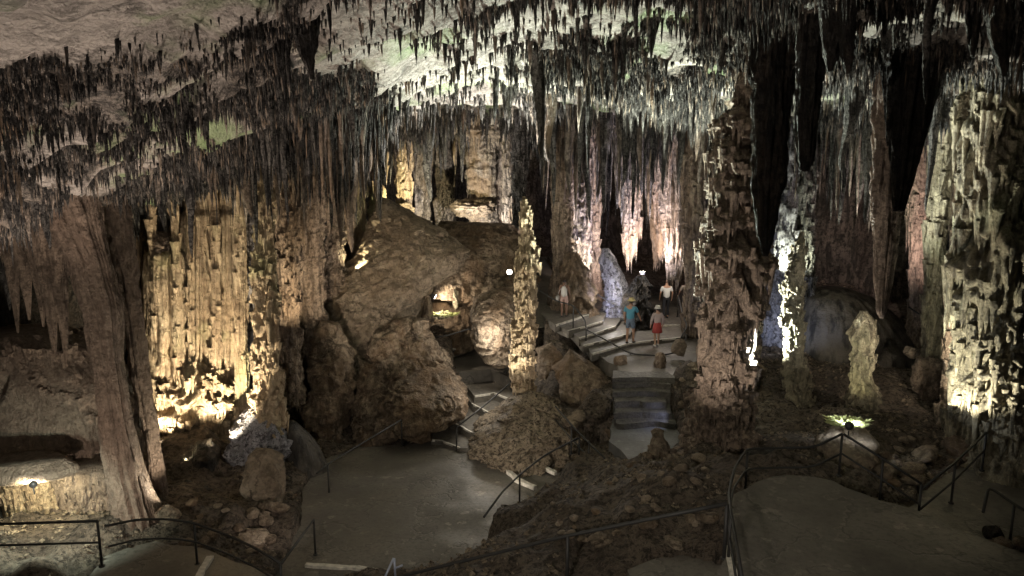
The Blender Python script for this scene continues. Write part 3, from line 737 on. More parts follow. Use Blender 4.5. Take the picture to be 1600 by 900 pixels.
# the big boulder heap is one fallen block shown by a traced silhouette given real depth
def prow(label, outline, Y, thick, mat, seed, rough=.25, lean=.35, name='boulder', cat='boulder'):
    """outline: photo positions clockwise; grows a rounded block with real thickness: rows of rings from top to bottom"""
    us = np.array([p[0] for p in outline], float); vs = np.array([p[1] for p in outline], float)
    v0, v1 = vs.min(), vs.max()
    nR, nA = 220, 300
    rows = []
    n = len(outline)
    for i in range(nR):
        v = v0 + (v1 - v0) * (i + .01) / (nR - 1 + .02)
        xsn = []
        for k in range(n):
            a, b = k, (k + 1) % n
            if (vs[a] - v) * (vs[b] - v) <= 0 and vs[a] != vs[b]:
                xsn.append(us[a] + (us[b] - us[a]) * (v - vs[a]) / (vs[b] - vs[a]))
        if len(xsn) < 2: xsn = [us[np.argmin(vs)]] * 2
        l, r = min(xsn), max(xsn)
        fy = (i / (nR - 1))
        yc = Y + lean * (1 - fy) * thick
        cx_, _, cz_ = P((l + r) / 2, v, yc); hx = max((r - l) / 2 * yc / F, .02)
        a = np.linspace(0, 2 * np.pi, nA, endpoint=False)
        sx = np.sign(np.cos(a)) * np.abs(np.cos(a)) ** .8; sy = np.sign(np.sin(a)) * np.abs(np.sin(a)) ** .8
        ty = thick * .5 * min(1, (hx * 2 / thick) ** .5) * (.3 + .7 * min(1, fy * 2.2 + .1))
        rows.append(np.stack([cx_ + hx * sx, yc + ty * sy, np.full(nA, cz_)], -1))
    V = np.array(rows)
    cen = V.mean(axis=1, keepdims=True)
    dirn = V - cen; ln = np.linalg.norm(dirn, axis=-1, keepdims=True) + 1e-6
    x, y, z = V[..., 0], V[..., 1], V[..., 2]
    d = rough * fbm(x * .5, y * .5, z * .5, 3, seed) + rough * .5 * fbm(x * 1.7, y * 1.7, z * 1.7, 4, seed + 1) - rough * .55 * ridge(x * .8 + 3, y * .8, z * .8, 3, seed + 2)
    d = d - rough * .38 * ridge(x * 2.3, y * 2.3, z * 2.3, 3, seed + 6) + rough * .35 * fbm(x * 5, y * 5, z * 5, 3, seed + 7)
    q_ = fbm(x * .9, y * .9, z * .9 + 7, 2, seed + 8) * 3.2; st_ = np.floor(q_) + sstep(.55, .95, q_ - np.floor(q_))
    d = d + rough * .5 * (st_ - q_)
    V = V + dirn / ln * (d[..., None] + rough * .5) * np.minimum(1, ln)
    q = grid_quads(nR, nA, True)[:, ::-1]
    Vf = V.reshape(-1, 3); Vf = np.vstack([Vf, V[0].mean(0), V[-1].mean(0)])
    j = np.arange(nA); j2 = (j + 1) % nA
    T = np.concatenate([np.stack([np.full(nA, nR * nA), j, j2], -1), np.stack([np.full(nA, nR * nA + 1), (nR - 1) * nA + j2, (nR - 1) * nA + j], -1)])
    og = V[-1].mean(0)
    o = mesh_np(name, Vf, q, M[mat], None, True, T, origin=tuple(og))
    return tag(o, label, cat)
prow('huge fallen slab with a pale flat face and a peaked top behind the courtyard', [(592,306),(610,312),(655,338),(705,366),(740,390),(722,420),(690,445),(664,468),(655,500),(680,580),(690,640),(480,640),(468,540),(500,470),(530,420),(560,380),(582,338)], 29, 5, 'palerock', 301, .36, .45)
prow('brown sloping rock behind the lit gap of the far slope', [(650,446),(700,434),(742,450),(748,500),(742,545),(690,556),(652,540)], 31.2, 1.6, 'boulder', 342, .3)
prow('rounded dark brown hump with an eye like hollow in front of the huge slab', [(640,494),(672,500),(690,540),(705,575),(700,640),(560,660),(556,590),(580,525),(610,500)], 26.4, 3, 'boulder', 302, .5)
prow('tall drip streaked lobe at the left end of the boulder heap', [(500,500),(540,505),(556,560),(552,650),(540,700),(492,698),(474,640),(476,560)], 25.5, 3, 'boulder', 303, .5)
prow('low brown lobe with a bulging lip in the middle of the boulder heap', [(560,560),(600,575),(620,620),(612,690),(556,695),(544,640)], 25.4, 2.2, 'boulder', 304, .5)
prow('smooth dark brown hump beside the left stairs', [(622,574),(672,572),(716,582),(735,606),(738,640),(722,655),(690,664),(640,676),(600,668),(600,600)], 25.2, 3, 'boulder', 305, .3)
boulder('round boulder at the foot of the left stairs', 655, 676, 58, 46, 24.9, 'boulder', 306, rough=.06)
boulder('round lighter boulder next to the courtyard at the foot of the heap', 606, 668, 52, 54, 25.0, 'boulder', 307, rough=.08)
prow('angular boulder with a flat top right of the greenish lit gap', [(735,466),(768,452),(800,448),(812,470),(812,560),(780,575),(752,560),(734,530),(730,490)], 28, 3, 'boulder', 308, .22)
prow('dark craggy rock mass in the far centre under the bright alcove', [(690,345),(800,350),(840,380),(845,440),(800,470),(730,472),(672,458),(645,400)], 31.5, 4, 'boulder', 309, .35)
prow('pale pinkish stump of rock at the left edge of the courtyard', [(388,708),(400,700),(430,704),(446,716),(446,752),(442,790),(425,802),(390,790),(378,756),(380,722)], 19.3, 1.3, 'palerock', 310, .32)
prow('grey craggy rock leaning under the right end of the glowing wall', [(345,735),(352,700),(366,668),(378,640),(400,626),(420,634),(436,664),(446,700),(440,725),(400,742)], 21.4, 1.6, 'blue', 311, .6)
prow('dark wet rock wedged left of the grey craggy one', [(296,720),(306,690),(330,684),(345,710),(342,745),(310,752)], 20.6, 1.2, 'black', 341, .3)
prow('dark rock bank beside the leaning brown drapery', [(252,772),(290,750),(335,762),(366,790),(378,808),(320,828),(252,815)], 19.2, 1.6, 'black', 312, .35)
prow('rough pedestal rock with bright ferns on top', [(1275,690),(1300,668),(1350,664),(1372,690),(1368,725),(1340,745),(1290,745),(1272,715)], 16.8, 1.5, 'palerock', 313, .2)
prow('rocky bank carrying the railing left of the pedestal rock', [(1165,710),(1190,700),(1215,705),(1226,740),(1222,780),(1180,785),(1160,750)], 15.8, 1.6, 'black', 314, .25)
prow('low flat rock outcrop at the near edge of the platform', [(1372,885),(1400,870),(1440,866),(1500,872),(1580,880),(1640,900),(1640,950),(1400,950),(1370,910)], 11.6, 1.6, 'boulder', 315, .14)
prow('brown bouldery mound carrying the slim lit stalagmite', [(742,668),(775,650),(800,622),(830,612),(868,622),(900,650),(925,672),(940,700),(905,716),(870,700),(835,712),(800,722),(745,724),(716,695)], 24.0, 3.6, 'mound', 316, .5, .1)
prow('dark overgrown rock hummock below the broad steps', [(862,575),(890,545),(930,570),(955,590),(955,640),(930,655),(890,640),(865,620)], 25, 2.0, 'boulder', 317, .3)
prow('pitted brown rock beside the slim stalagmite shaft', [(835,545),(862,535),(885,555),(885,610),(865,640),(838,640)], 26, 1.6, 'boulder', 318, .28)
boulder('blocky pale rock at the left corner of the landing', 968, 568, 30, 34, 25, 'boulder', 320, dep=.8)
boulder('cream blocky rock at the right corner of the landing', 1062, 545, 30, 34, 25.6, 'palerock', 321, dep=.8)
boulder('low rock beside the foot of the huge column', 1088, 690, 60, 60, 19.6, 'tan', 322)
boulder('knobbly rock bank left of the bluish path', 935, 640, 60, 60, 22.5, 'ground', 323, rough=.2)
boulder('knobbly rock bank right of the narrow stairs', 1078, 628, 50, 70, 22.2, 'ground', 324, rough=.2)
boulder('round dark rock beside the right path rail', 1552, 832, 34, 34, 13.6, 'black', 325)
boulder('pale fuzzy rock at the platform corner', 1153, 752, 24, 26, 14.6, 'palerock', 326, rough=.15)
boulder('small upright whitish rock glowing in the gap of the far slope', 712, 468, 14, 44, 30, 'yellow', 327, rough=.2)
boulder('flat pale green rock in the lit gap of the far slope', 690, 492, 40, 12, 29.8, 'yellow', 328, rough=.2)
boulder('dark cone shaped rock left of the lit gap', 668, 488, 24, 56, 29.4, 'boulder', 329, rough=.12)
boulder('bright alcove rock heap in the far centre', 740, 325, 90, 40, 39, 'palerock', 330, rough=.35)
boulder('white lit rock below the far left alcove pillar', 630, 330, 36, 30, 37.5, 'palerock', 331, rough=.3)
boulder('brown rock bank at the right foot of the massive yellow column', 1500, 700, 60, 46, 17.6, 'boulder', 332, rough=.2)
boulder('pale round stone at the foot of the brown slope on the right', 1424, 550, 26, 24, 23, 'palerock', 333, rough=.1)
boulder('brown ribbed bank right of the stubby stalagmite', 1455, 590, 60, 90, 22.5, 'tan', 334, rough=.2)

# rubble: individual stones plus a mass of small stuff
rng = np.random.RandomState(11)
tmpl = []
for k in range(6):
    V, Q = boulder_mesh((0, 0, 0), (1, 1, .7), 400 + k, rough=.14, sub=2, nfac=12)
    for mt in ('palerock', 'boulder'):
        me_o = mesh_np('loose_stone', V, Q, M[mt]); tmpl.append(me_o.data); bpy.data.objects.remove(me_o)
AREAS = [ # u0,u1,v0,v1,n,size,label
 (830,1110,710,860,46,.09,'lying on the dark mound beside the platform'),
 (740,930,650,715,34,.10,'on the slope of the stalagmite mound'),
 (1380,1490,690,760,26,.11,'in the hollow behind the platform railing'),
 (260,440,780,870,30,.12,'beyond the lower left railing'),
 (880,960,575,700,24,.13,'on the bank left of the narrow stairs'),
 (1060,1110,570,640,14,.12,'on the bank right of the narrow stairs'),
 (1530,1600,820,880,12,.10,'beside the rail in the lower right corner')]
def ground_hit(u, v):
    a, b = ray(u, v)
    ys_ = np.arange(8, 45, .12)
    zs_ = CAMZ + b * ys_
    for yy, z_ in zip(ys_, zs_):
        if z_ <= gz(a * yy, yy): return a * yy, yy, gz(a * yy, yy)
    return None
for u0, u1, v0, v1, n, sz, lab in AREAS:
    for i in range(n):
        h = ground_hit(rng.uniform(u0, u1), rng.uniform(v0, v1))
        if not h: continue
        o = bpy.data.objects.new('loose_stone', tmpl[rng.randint(len(tmpl))]); C.objects.link(o)
        s = sz * rng.uniform(.6, 1.9) * (1 if rng.rand() > .12 else 1.8)
        o.location = (h[0], h[1], h[2] + s * .25); o.scale = (s * rng.uniform(.8, 1.3), s, s * rng.uniform(.6, 1)); o.rotation_euler = (rng.uniform(-.3, .3), rng.uniform(-.3, .3), rng.uniform(0, 6.28))
        szw = 'largest' if s > sz * 2 else 'big' if s > sz * 1.4 else 'middling' if s > sz * .95 else 'small'
        flat = 'flat' if o.scale.z < s * .72 else 'squarish' if o.scale.z > s * .88 else 'rounded'
        colw = 'pale' if 'pale' in o.data.materials[0].name else 'brown'
        tag(o, '%s %s %s stone %s' % (szw, flat, colw, lab), 'stone', 'loose stones on the ground')
# small gravel stuff on the rocky ground
n = 14000
gx = rng.uniform(-14, 14, n); gy = 9 + 24 * rng.rand(n) ** 1.3
iy = np.clip(((gy - 3) / .1).astype(int), 0, len(GY) - 1); ix = np.clip(((gx + 24) / .1).astype(int), 0, len(GX) - 1)
g0 = GZ[iy, ix]
keep = np.ones(n, bool)
for z, pl in [(z, pl) for nn, z, pl, m in PATHS] + STEPPOLY: keep &= ~inpoly(gx, gy, pl)
keep &= fbm(gx * .6, gy * .6, 0, 3, 91) > -.15
gx, gy, g0 = gx[keep], gy[keep], g0[keep]
n = len(gx)
base = np.array([(1,0,0),(0,1,0),(-1,0,0),(0,-1,0),(.1,.1,.8),(0,0,-.5)], float)
s = rng.uniform(.02, .085, n)[:, None, None] * rng.uniform(.6, 1.4, (n, 1, 3))
V = base[None] * s * rng.uniform(.7, 1.3, (n, 6, 3))
a = rng.uniform(0, 6.28, n); ca, sa = np.cos(a)[:, None], np.sin(a)[:, None]
V = np.stack([V[..., 0] * ca - V[..., 1] * sa + gx[:, None], V[..., 0] * sa + V[..., 1] * ca + gy[:, None], V[..., 2] + g0[:, None] + .02], -1)
tr = np.array([(0,1,4),(1,2,4),(2,3,4),(3,0,4),(1,0,5),(2,1,5),(3,2,5),(0,3,5)])
T = (tr[None] + (np.arange(n) * 6)[:, None, None]).reshape(-1, 3)
o = mesh_np('gravel', V.reshape(-1, 3), None, M['mound'], None, False, T)
tag(o, 'fine rubble and gravel strewn over the rocky ground', 'gravel', kind='stuff')

# ------------------------------------------------------------------ stalactites on the roof
rng = np.random.RandomState(5)
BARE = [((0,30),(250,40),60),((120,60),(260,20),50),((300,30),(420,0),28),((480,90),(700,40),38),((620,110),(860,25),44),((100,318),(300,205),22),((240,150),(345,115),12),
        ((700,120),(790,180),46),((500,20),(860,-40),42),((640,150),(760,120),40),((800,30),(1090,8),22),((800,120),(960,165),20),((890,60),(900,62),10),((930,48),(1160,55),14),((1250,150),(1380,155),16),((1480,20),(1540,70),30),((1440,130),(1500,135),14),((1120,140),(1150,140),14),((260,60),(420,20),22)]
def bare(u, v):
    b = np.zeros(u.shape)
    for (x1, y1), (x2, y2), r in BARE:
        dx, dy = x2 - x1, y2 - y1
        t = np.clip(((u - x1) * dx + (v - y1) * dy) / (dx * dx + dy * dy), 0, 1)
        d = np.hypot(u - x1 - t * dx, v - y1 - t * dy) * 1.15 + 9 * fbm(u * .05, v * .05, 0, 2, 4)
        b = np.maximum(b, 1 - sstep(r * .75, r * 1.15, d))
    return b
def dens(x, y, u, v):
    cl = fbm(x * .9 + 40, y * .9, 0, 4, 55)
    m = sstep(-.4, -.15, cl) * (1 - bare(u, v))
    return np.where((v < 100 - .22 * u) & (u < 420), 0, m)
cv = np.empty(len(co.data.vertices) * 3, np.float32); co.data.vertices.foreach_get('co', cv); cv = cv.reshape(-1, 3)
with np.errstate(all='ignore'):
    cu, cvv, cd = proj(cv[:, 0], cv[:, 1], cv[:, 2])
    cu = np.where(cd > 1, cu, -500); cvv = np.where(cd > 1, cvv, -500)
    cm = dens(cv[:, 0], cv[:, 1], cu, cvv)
at = co.data.attributes.new('cluster_dark', 'FLOAT', 'POINT'); at.data.foreach_set('value', (cm * .9).astype(np.float32))  # roof colour darker and mottled where stalactites cluster
def roof_samples(n, y0, y1, pw):
    y = y0 + (y1 - y0) * rng.rand(n) ** pw
    x = rng.uniform(-.78, .78, n) * y + rng.uniform(-.5, .5, n)
    z = ceil_full(x, y)
    return x, y, z
# candidates for the fine cover
x, y, z = roof_samples(330000, 5.5, 44, 1.2)
u, v, d = proj(x, y, z)
cl = fbm(x * .9 + 40, y * .9, 0, 4, 55)
keep = (bare(u, v) * .94 < rng.rand(len(x))) & (u > -80) & (u < 1680) & (v > -60) & (v < 520) & (cl > -.42 + .25 * rng.rand(len(x))) & (fbm(x * 2.6, y * 2.6, 3, 3, 66) > -.30)
smooth_ul = (v < 100 - .22 * u) & (u < 420)
keep &= ~smooth_ul
x, y, z, u, v, cl = [q[keep] for q in (x, y, z, u, v, cl)]
n = len(x)
tuft = fbm(x * 2.6, y * 2.6, 3, 3, 66)
L_ = (rng.gamma(1.5, .05, n) * (.35 + 2.2 * np.clip(tuft + .25, 0, 1)) + .05 + np.maximum(cl, 0) * .16) * (y / 12)
R_ = L_ * rng.uniform(.02, .09, n) + rng.uniform(.004, .013, n) * (y / 10)
big = rng.rand(n) < .03
L_[big] *= 2.3; R_[big] *= 1.5
# rank by size in the picture
pix = L_ / y
order = np.argsort(-pix)
N_IND = 60
ind, rest = order[:N_IND], order[N_IND:]
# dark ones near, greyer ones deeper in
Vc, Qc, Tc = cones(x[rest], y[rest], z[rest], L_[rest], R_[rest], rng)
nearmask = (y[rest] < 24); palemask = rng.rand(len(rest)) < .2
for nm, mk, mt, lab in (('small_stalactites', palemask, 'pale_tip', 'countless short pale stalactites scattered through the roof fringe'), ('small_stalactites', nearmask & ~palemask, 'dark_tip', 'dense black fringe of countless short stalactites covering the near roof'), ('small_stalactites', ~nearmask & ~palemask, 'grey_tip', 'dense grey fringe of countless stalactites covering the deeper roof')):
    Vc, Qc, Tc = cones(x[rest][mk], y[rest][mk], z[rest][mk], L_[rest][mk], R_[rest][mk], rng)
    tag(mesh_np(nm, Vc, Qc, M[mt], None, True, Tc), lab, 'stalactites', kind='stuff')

# templates for the countable ones
ST = {}
for mt in ('dark_tip', 'grey_tip', 'pale_tip', 'flow', 'tan'):
    ST[mt] = []
    for k in range(6):
        V, Q, T = column_mesh([(0,0,-1,.004),(.01,0,-.93,.022),(.0,.01,-.6,.045),(.02,0,-.3,.062),(0,0,-.05,.085),(0,0,.12,.13)], nA=20, nV=56, fl=.3, ff=9, led=.16, lf=7, fringe=.05, rough=.3, seed=500 + k, lump=.3)
        # coarse noise is in object units, so wobble again along the length
        V[:, 0] += .03 * np.sin(V[:, 2] * 5 + k); 
        o = mesh_np('stalactite', V, Q, M[mt], None, True, T); ST[mt].append(o.data); bpy.data.objects.remove(o)
def region(u, v, y):
    h = 'left' if u < 300 else 'centre left' if u < 620 else 'centre' if u < 900 else 'centre right' if u < 1180 else 'right'
    return h
RL = {'left': 'above the glowing flowstone wall', 'centre left': 'above the huge fallen slab', 'centre': 'around the far bright alcove', 'centre right': 'above the visitors', 'right': 'behind the massive right hand columns'}
def put(x, y, z, L, R, mt, lab, grp, cat='stalactite'):
    o = bpy.data.objects.new('stalactite', ST[mt][rng.randint(6)]); C.objects.link(o)
    o.location = (x, y, z + .05); o.scale = (R / .065, R / .065 , L); o.rotation_euler = (rng.normal(0, .015), rng.normal(0, .015), rng.uniform(0, 6.28))
    return tag(o, lab, cat, grp)
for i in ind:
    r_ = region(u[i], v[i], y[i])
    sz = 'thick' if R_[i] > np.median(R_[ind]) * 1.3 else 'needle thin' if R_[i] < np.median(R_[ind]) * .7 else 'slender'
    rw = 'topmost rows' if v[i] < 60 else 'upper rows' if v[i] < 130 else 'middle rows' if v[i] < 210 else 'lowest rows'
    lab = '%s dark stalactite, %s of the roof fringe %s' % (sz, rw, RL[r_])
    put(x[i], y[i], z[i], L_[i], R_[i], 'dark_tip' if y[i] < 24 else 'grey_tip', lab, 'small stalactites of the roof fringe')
# long hanging ones in the middle distance
cnt = 0
LONG = []
tries = 0
while len(LONG) < 205 and tries < 6000:
    tries += 1
    uu = rng.uniform(385, 1540)
    yy = rng.uniform(22, 41)
    if uu < 560: yy = rng.uniform(21, 30)
    if 600 < uu < 850: yy = rng.uniform(40, 45)
    if 850 <= uu < 1180: yy = rng.uniform(27, 42)
    if uu >= 1180: yy = rng.uniform(24, 41)
    vtip = rng.triangular(215, 290, 400)
    if uu < 560: vtip = rng.triangular(230, 300, 440)
    if 600 < uu < 850: vtip = rng.uniform(215, 270)
    if uu > 1180: vtip = rng.triangular(200, 300, 400)
    xx, _, zt = P(uu, vtip, yy)
    cz = float(ceil_full(np.array(xx), np.array(yy)))
    L = cz - zt
    if L < .8 or L > 7.5: continue
    LONG.append((xx, yy, cz, L, uu))
ANCH = [(405,'the narrow ledged column by the glowing wall'),(452,'the dark streaked curtain column'),(484,'the mottled curtain column'),(520,'the broad pale curtain column'),(555,'the orange tinged column'),(596,'the peak of the huge slab'),
  (632,'the segmented tan column'),(660,'the far alcove'),(695,'the right shoulder of the huge slab'),(735,'the wide squat drapery block'),(770,'the far bright rock heap'),(796,'the starry floodlight'),(822,'the slim lit stalagmite'),
  (848,'the foot of the walkway'),(882,'the visitor in the tank top'),(910,'the pale plated column'),(950,'the blue lit stalagmite'),(985,'the visitor in blue'),(1004,'the bright lamp'),(1026,'the visitor in the red skirt'),(1042,'the visitor in black trousers'),(1083,'the square brown column'),
  (1130,'the huge ledged column'),(1175,'the right flank of the huge column'),(1215,'the blue white column'),(1245,'the thin yellow stalagmite'),(1290,'the crown of the mud dome'),(1320,'the right side of the mud dome'),(1350,'the stubby stalagmite'),(1380,'the very long pointed stalactite'),
  (1437,'the brown tapering column'),(1480,'the dark grey column'),(1518,'the massive yellow green column')]
for xx, yy, cz, L, uu in LONG:
    r_ = region(uu, 0, 0)
    R = rng.uniform(.07, .16) * (1 + L * .08)
    if uu < 600: mt = ('tan', 'grey_tip', 'tan', 'dark_tip')[rng.randint(4)]
    elif uu < 850: mt = ('pale_tip', 'grey_tip', 'flow')[rng.randint(3)]
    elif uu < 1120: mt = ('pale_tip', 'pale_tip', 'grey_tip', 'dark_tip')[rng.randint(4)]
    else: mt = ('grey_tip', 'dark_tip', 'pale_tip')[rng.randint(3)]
    kind = {'tan': 'brown', 'grey_tip': 'grey', 'dark_tip': 'black', 'pale_tip': 'cream', 'flow': 'ochre'}[mt]
    lg = 'very long' if L > 4.5 else 'long' if L > 2.5 else 'shorter'
    an = min(ANCH, key=lambda q: abs(q[0] - uu)); zt_ = proj(xx, yy, cz - L)[1]
    dist = abs(an[0] - uu)
    side = 'above' if dist < 9 else ('just left of' if uu < an[0] else 'just right of') if dist < 26 else ('well left of' if uu < an[0] else 'well right of')
    lab = '%s %s stalactite %s %s' % (lg, kind, side, an[1])
    put(xx, yy, cz, L, R, mt, lab, 'long stalactites of the hanging forest')

# the finer part of the forest
nf = 3600
fx_u = rng.uniform(-20, 1620, nf); fy = np.where(fx_u < 560, rng.uniform(17, 31, nf), rng.uniform(21, 44, nf)); fy = np.where((fx_u > 600) & (fx_u < 850), rng.uniform(41, 46, nf), fy); fy = np.where((fx_u >= 850) & (fx_u < 1180), rng.uniform(29, 44, nf), fy); fy = np.where(fx_u >= 1180, rng.uniform(25, 42, nf), fy)
fv = rng.triangular(185, 225, 370, nf); fv = np.where((fx_u > 600) & (fx_u < 850), rng.uniform(195, 240, nf), fv)
fa, fb = ray(fx_u, fv); fxx = fa * fy; fzt = CAMZ + fb * fy
fc = ceil_full(fxx, fy); fL = fc - fzt + .15
ok = (fL > .35) & (fL < 5.5) & (bare(*proj(fxx, fy, fc)[:2]) < .5)
fxx, fy, fc, fL = fxx[ok], fy[ok], fc[ok], fL[ok]
fR = rng.uniform(.018, .06, len(fL)) * (1 + fL * .18)
which = rng.randint(3, size=len(fL))
PR = ((.0, 1.6, .1), (.12, 1.15, 0), (.3, .8, 0), (.5, .9, 0), (.65, .55, 0), (.85, .45, 0))
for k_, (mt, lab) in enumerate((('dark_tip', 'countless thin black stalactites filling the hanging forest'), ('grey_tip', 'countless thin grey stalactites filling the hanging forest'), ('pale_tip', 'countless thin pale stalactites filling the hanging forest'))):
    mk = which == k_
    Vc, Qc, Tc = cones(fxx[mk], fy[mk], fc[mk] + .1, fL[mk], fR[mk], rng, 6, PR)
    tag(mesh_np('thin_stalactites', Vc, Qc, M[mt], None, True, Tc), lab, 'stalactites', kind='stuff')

# ------------------------------------------------------------------ cave walls behind
def wall(name, pts, label, mat='back'):
    """pts: list of (x,y) run; ribbed rock from below the ground to above the roof"""
    pts = np.array(pts, float)
    s = np.concatenate([[0], np.cumsum(np.hypot(*np.diff(pts, axis=0).T))])
    t = np.arange(0, s[-1], .16)
    X = np.interp(t, s, pts[:, 0]); Y = np.interp(t, s, pts[:, 1])
    dx = np.gradient(X); dy = np.gradient(Y); l = np.hypot(dx, dy); nx, ny = dy / l, -dx / l
    z = np.arange(-1, 15, .16)
    XX, ZZ = np.meshgrid(X, z); YY, _ = np.meshgrid(Y, z)
    d = ridge(XX * .8, YY * .8, ZZ * .12, 3, 71) * 1.3 + fbm(XX * .3, YY * .3, ZZ * .25, 3, 72) * 1.2 + fbm(XX * 1.5, YY * 1.5, ZZ * 1.5, 3, 73) * .3
    V = np.stack([XX + nx * d, YY + ny * d, ZZ], -1)
    o = mesh_np(name, V, grid_quads(len(z), len(X)), M[mat])
    return tag(o, label, 'cave wall', kind='structure')
wall('cave_wall', [(-19,-2),(-19.5,10),(-20,22),(-20,34),(-18,44),(-8,49),(4,50),(16,48),(24,42),(24,30),(23,16),(21,4),(21,-2)], 'dark ribbed rock walls closing the cave on all sides')
wall('inner_wall', [(-19,20),(-15.5,22),(-13.5,25.0),(-11.5,27),(-11,30),(-10,34)], 'shadowed rock wall behind the glowing flowstone', 'black')  # black colour puts the shade of the flowstone gaps into the wall
wall('inner_wall', [(11,33),(14,31.5),(18,30),(22,26)], 'dark rock wall behind the mud coloured dome', 'back')

# ------------------------------------------------------------------ railings
def rail(label, tops, Y=None, posts=(), mid=True, h=.95, r=.024, midoff=.45, extra_mid=None):
    r = r * 1.15
    """tops: (u, v, Y); posts: indices that carry a post"""
    T = [Vector(P(*t)) for t in tops]
    base = T[posts[0]] - Vector((0, 0, h)) if posts else T[0] - Vector((0, 0, h))
    root = empty('railing', base, label, 'railing', 'steel railings along the paths')
    # soften corners
    def soften(pts):
        out = [pts[0]]
        for a, b, c in zip(pts[:-2], pts[1:-1], pts[2:]):
            k = min(.3, (b - a).length * .3, (c - b).length * .3)
            p0 = b + (a - b).normalized() * k; p2 = b + (c - b).normalized() * k
            for t in (0, .25, .5, .75, 1): out.append(p0 * (1 - t) ** 2 + b * 2 * t * (1 - t) + p2 * t * t)
        out.append(pts[-1]); return out
    add_tube('handrail', soften(T) if len(T) > 2 else T, r, M['rail'], root)
    if mid:
        Mi = [p - Vector((0, 0, midoff)) for p in T]
        add_tube('mid_rail', soften(Mi) if len(T) > 2 else Mi, r * .8, M['rail'], root)
    for i in posts:
        add_tube('post', [T[i] - Vector((0, 0, h)), T[i] - Vector((0, 0, .01))], r * .95, M['rail'], root)
        V, Q, TT = tube([T[i] - Vector((0, 0, h + .01)), T[i] - Vector((0, 0, h - .015))], .06, 10); mesh_np('foot_plate', V, Q, M['rail'], root, True, TT)
    return root
rail('railing with two bars in the lower left corner, ending in a corner post', [(-40,820,13.4),(60,817,13.4),(152,814,13.3)], posts=(0,2))
rail('curved railing round the lower left path', [(166,822,14.0),(212,812,14.6),(262,811,15.0),(303,817,15.3),(360,838,14.9),(400,857,14.3),(438,880,13.7)], posts=(3,6), h=1.0)
rail('short sloping rail climbing from the curved railing to a lone bluish post', [(440,880,13.7),(490,812,17.3)], posts=(1,), mid=False)
rail('railing curving along the back left of the courtyard', [(495,740,20.4),(512,725,21),(570,690,22.6),(627,656,24)], posts=(1,3), mid=False)
rail('sloping handrail beside the left flight of broad steps', [(713,668,24.2),(760,631,25.2),(798,598,26.3)], posts=(0,), mid=False)
rail('handrail above the left stair landing', [(668,529,28.4),(700,524,28.2),(738,512,28.0),(790,545,27.4),(806,557,27.2)], posts=(3,), mid=False)
rail('arched handrail in front of the stalagmite mound', [(756,808,17.2),(785,768,18.2),(812,742,19.2),(850,712,20.2),(905,683,21.3)], posts=(2,4), mid=False)
rail('descending railing with two bars right of the stalagmite mound', [(868,635,23.2),(893,664,22),(920,692,21),(946,717,20.2)], posts=(1,2))
rail('long single handrail sweeping across the bottom centre', [(600,907,14.2),(640,897,14.0),(800,858,13.1),(887,837,12.6),(1010,812,12.1),(1136,787,11.6)], posts=(3,5), mid=False, h=1.0, r=.032)
rail('railing turning the platform corner with two bars', [(1160,905,9.6),(1142,800,11.5),(1139,770,12.6),(1148,730,13.9),(1168,701,14.8),(1215,700,15),(1272,699,15),(1316,678,15.1)], posts=(1,4,7))
rail('railing running down behind the platform from its highest corner post', [(1318,678,15.1),(1380,717,14.7),(1440,756,14.3)], posts=(1,2), h=1.05)
rail('railing rising along the side path toward the massive yellow column', [(1441,764,14.3),(1493,722,15.2),(1541,676,16.6)], posts=(1,2))
rail('short dark railing in the lower right corner', [(1536,800,13.0),(1545,760,13.6),(1585,788,13.0),(1625,812,12.6)], posts=(2,), mid=False)
rail('curving handrail in front of the broad steps', [(838,450,29.5),(868,470,28.8),(896,477,28),(914,500,27.3),(916,515,27.1),(950,533,26.6),(985,553,26.2),(1030,556,26),(1060,550,26.2)], posts=(2,4,6), mid=False)
rail('handrail climbing beside the blue lit stalagmite', [(860,402,33),(868,430,31.5),(920,452,30.8),(966,480,30)], posts=(1,), mid=False)
rail('railing loop at the foot of the square brown column', [(1060,462,30.5),(1066,490,29.2),(1074,510,28.3),(1064,528,27.6)], posts=(0,3), h=.9)
rail('faint handrail on the dark slope right of the mud dome', [(1420,480,26),(1450,500,25),(1470,520,24)], posts=(1,), mid=False)
# lone bluish post and its braces
r0 = empty('rail_end', P(612,897,13.9), 'pale bluish bent rail end standing at the bottom centre', 'rail end')
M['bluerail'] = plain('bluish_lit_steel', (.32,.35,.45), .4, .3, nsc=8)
add_tube('brace', [P(600,905,13.6), P(615,872,13.9)], .024, M['bluerail'], r0)
add_tube('post', [P(618,905,13.9), P(616,873,13.9)], .024, M['bluerail'], r0)
add_tube('stub', [P(617,888,13.9), P(629,883,13.9)], .02, M['bluerail'], r0)

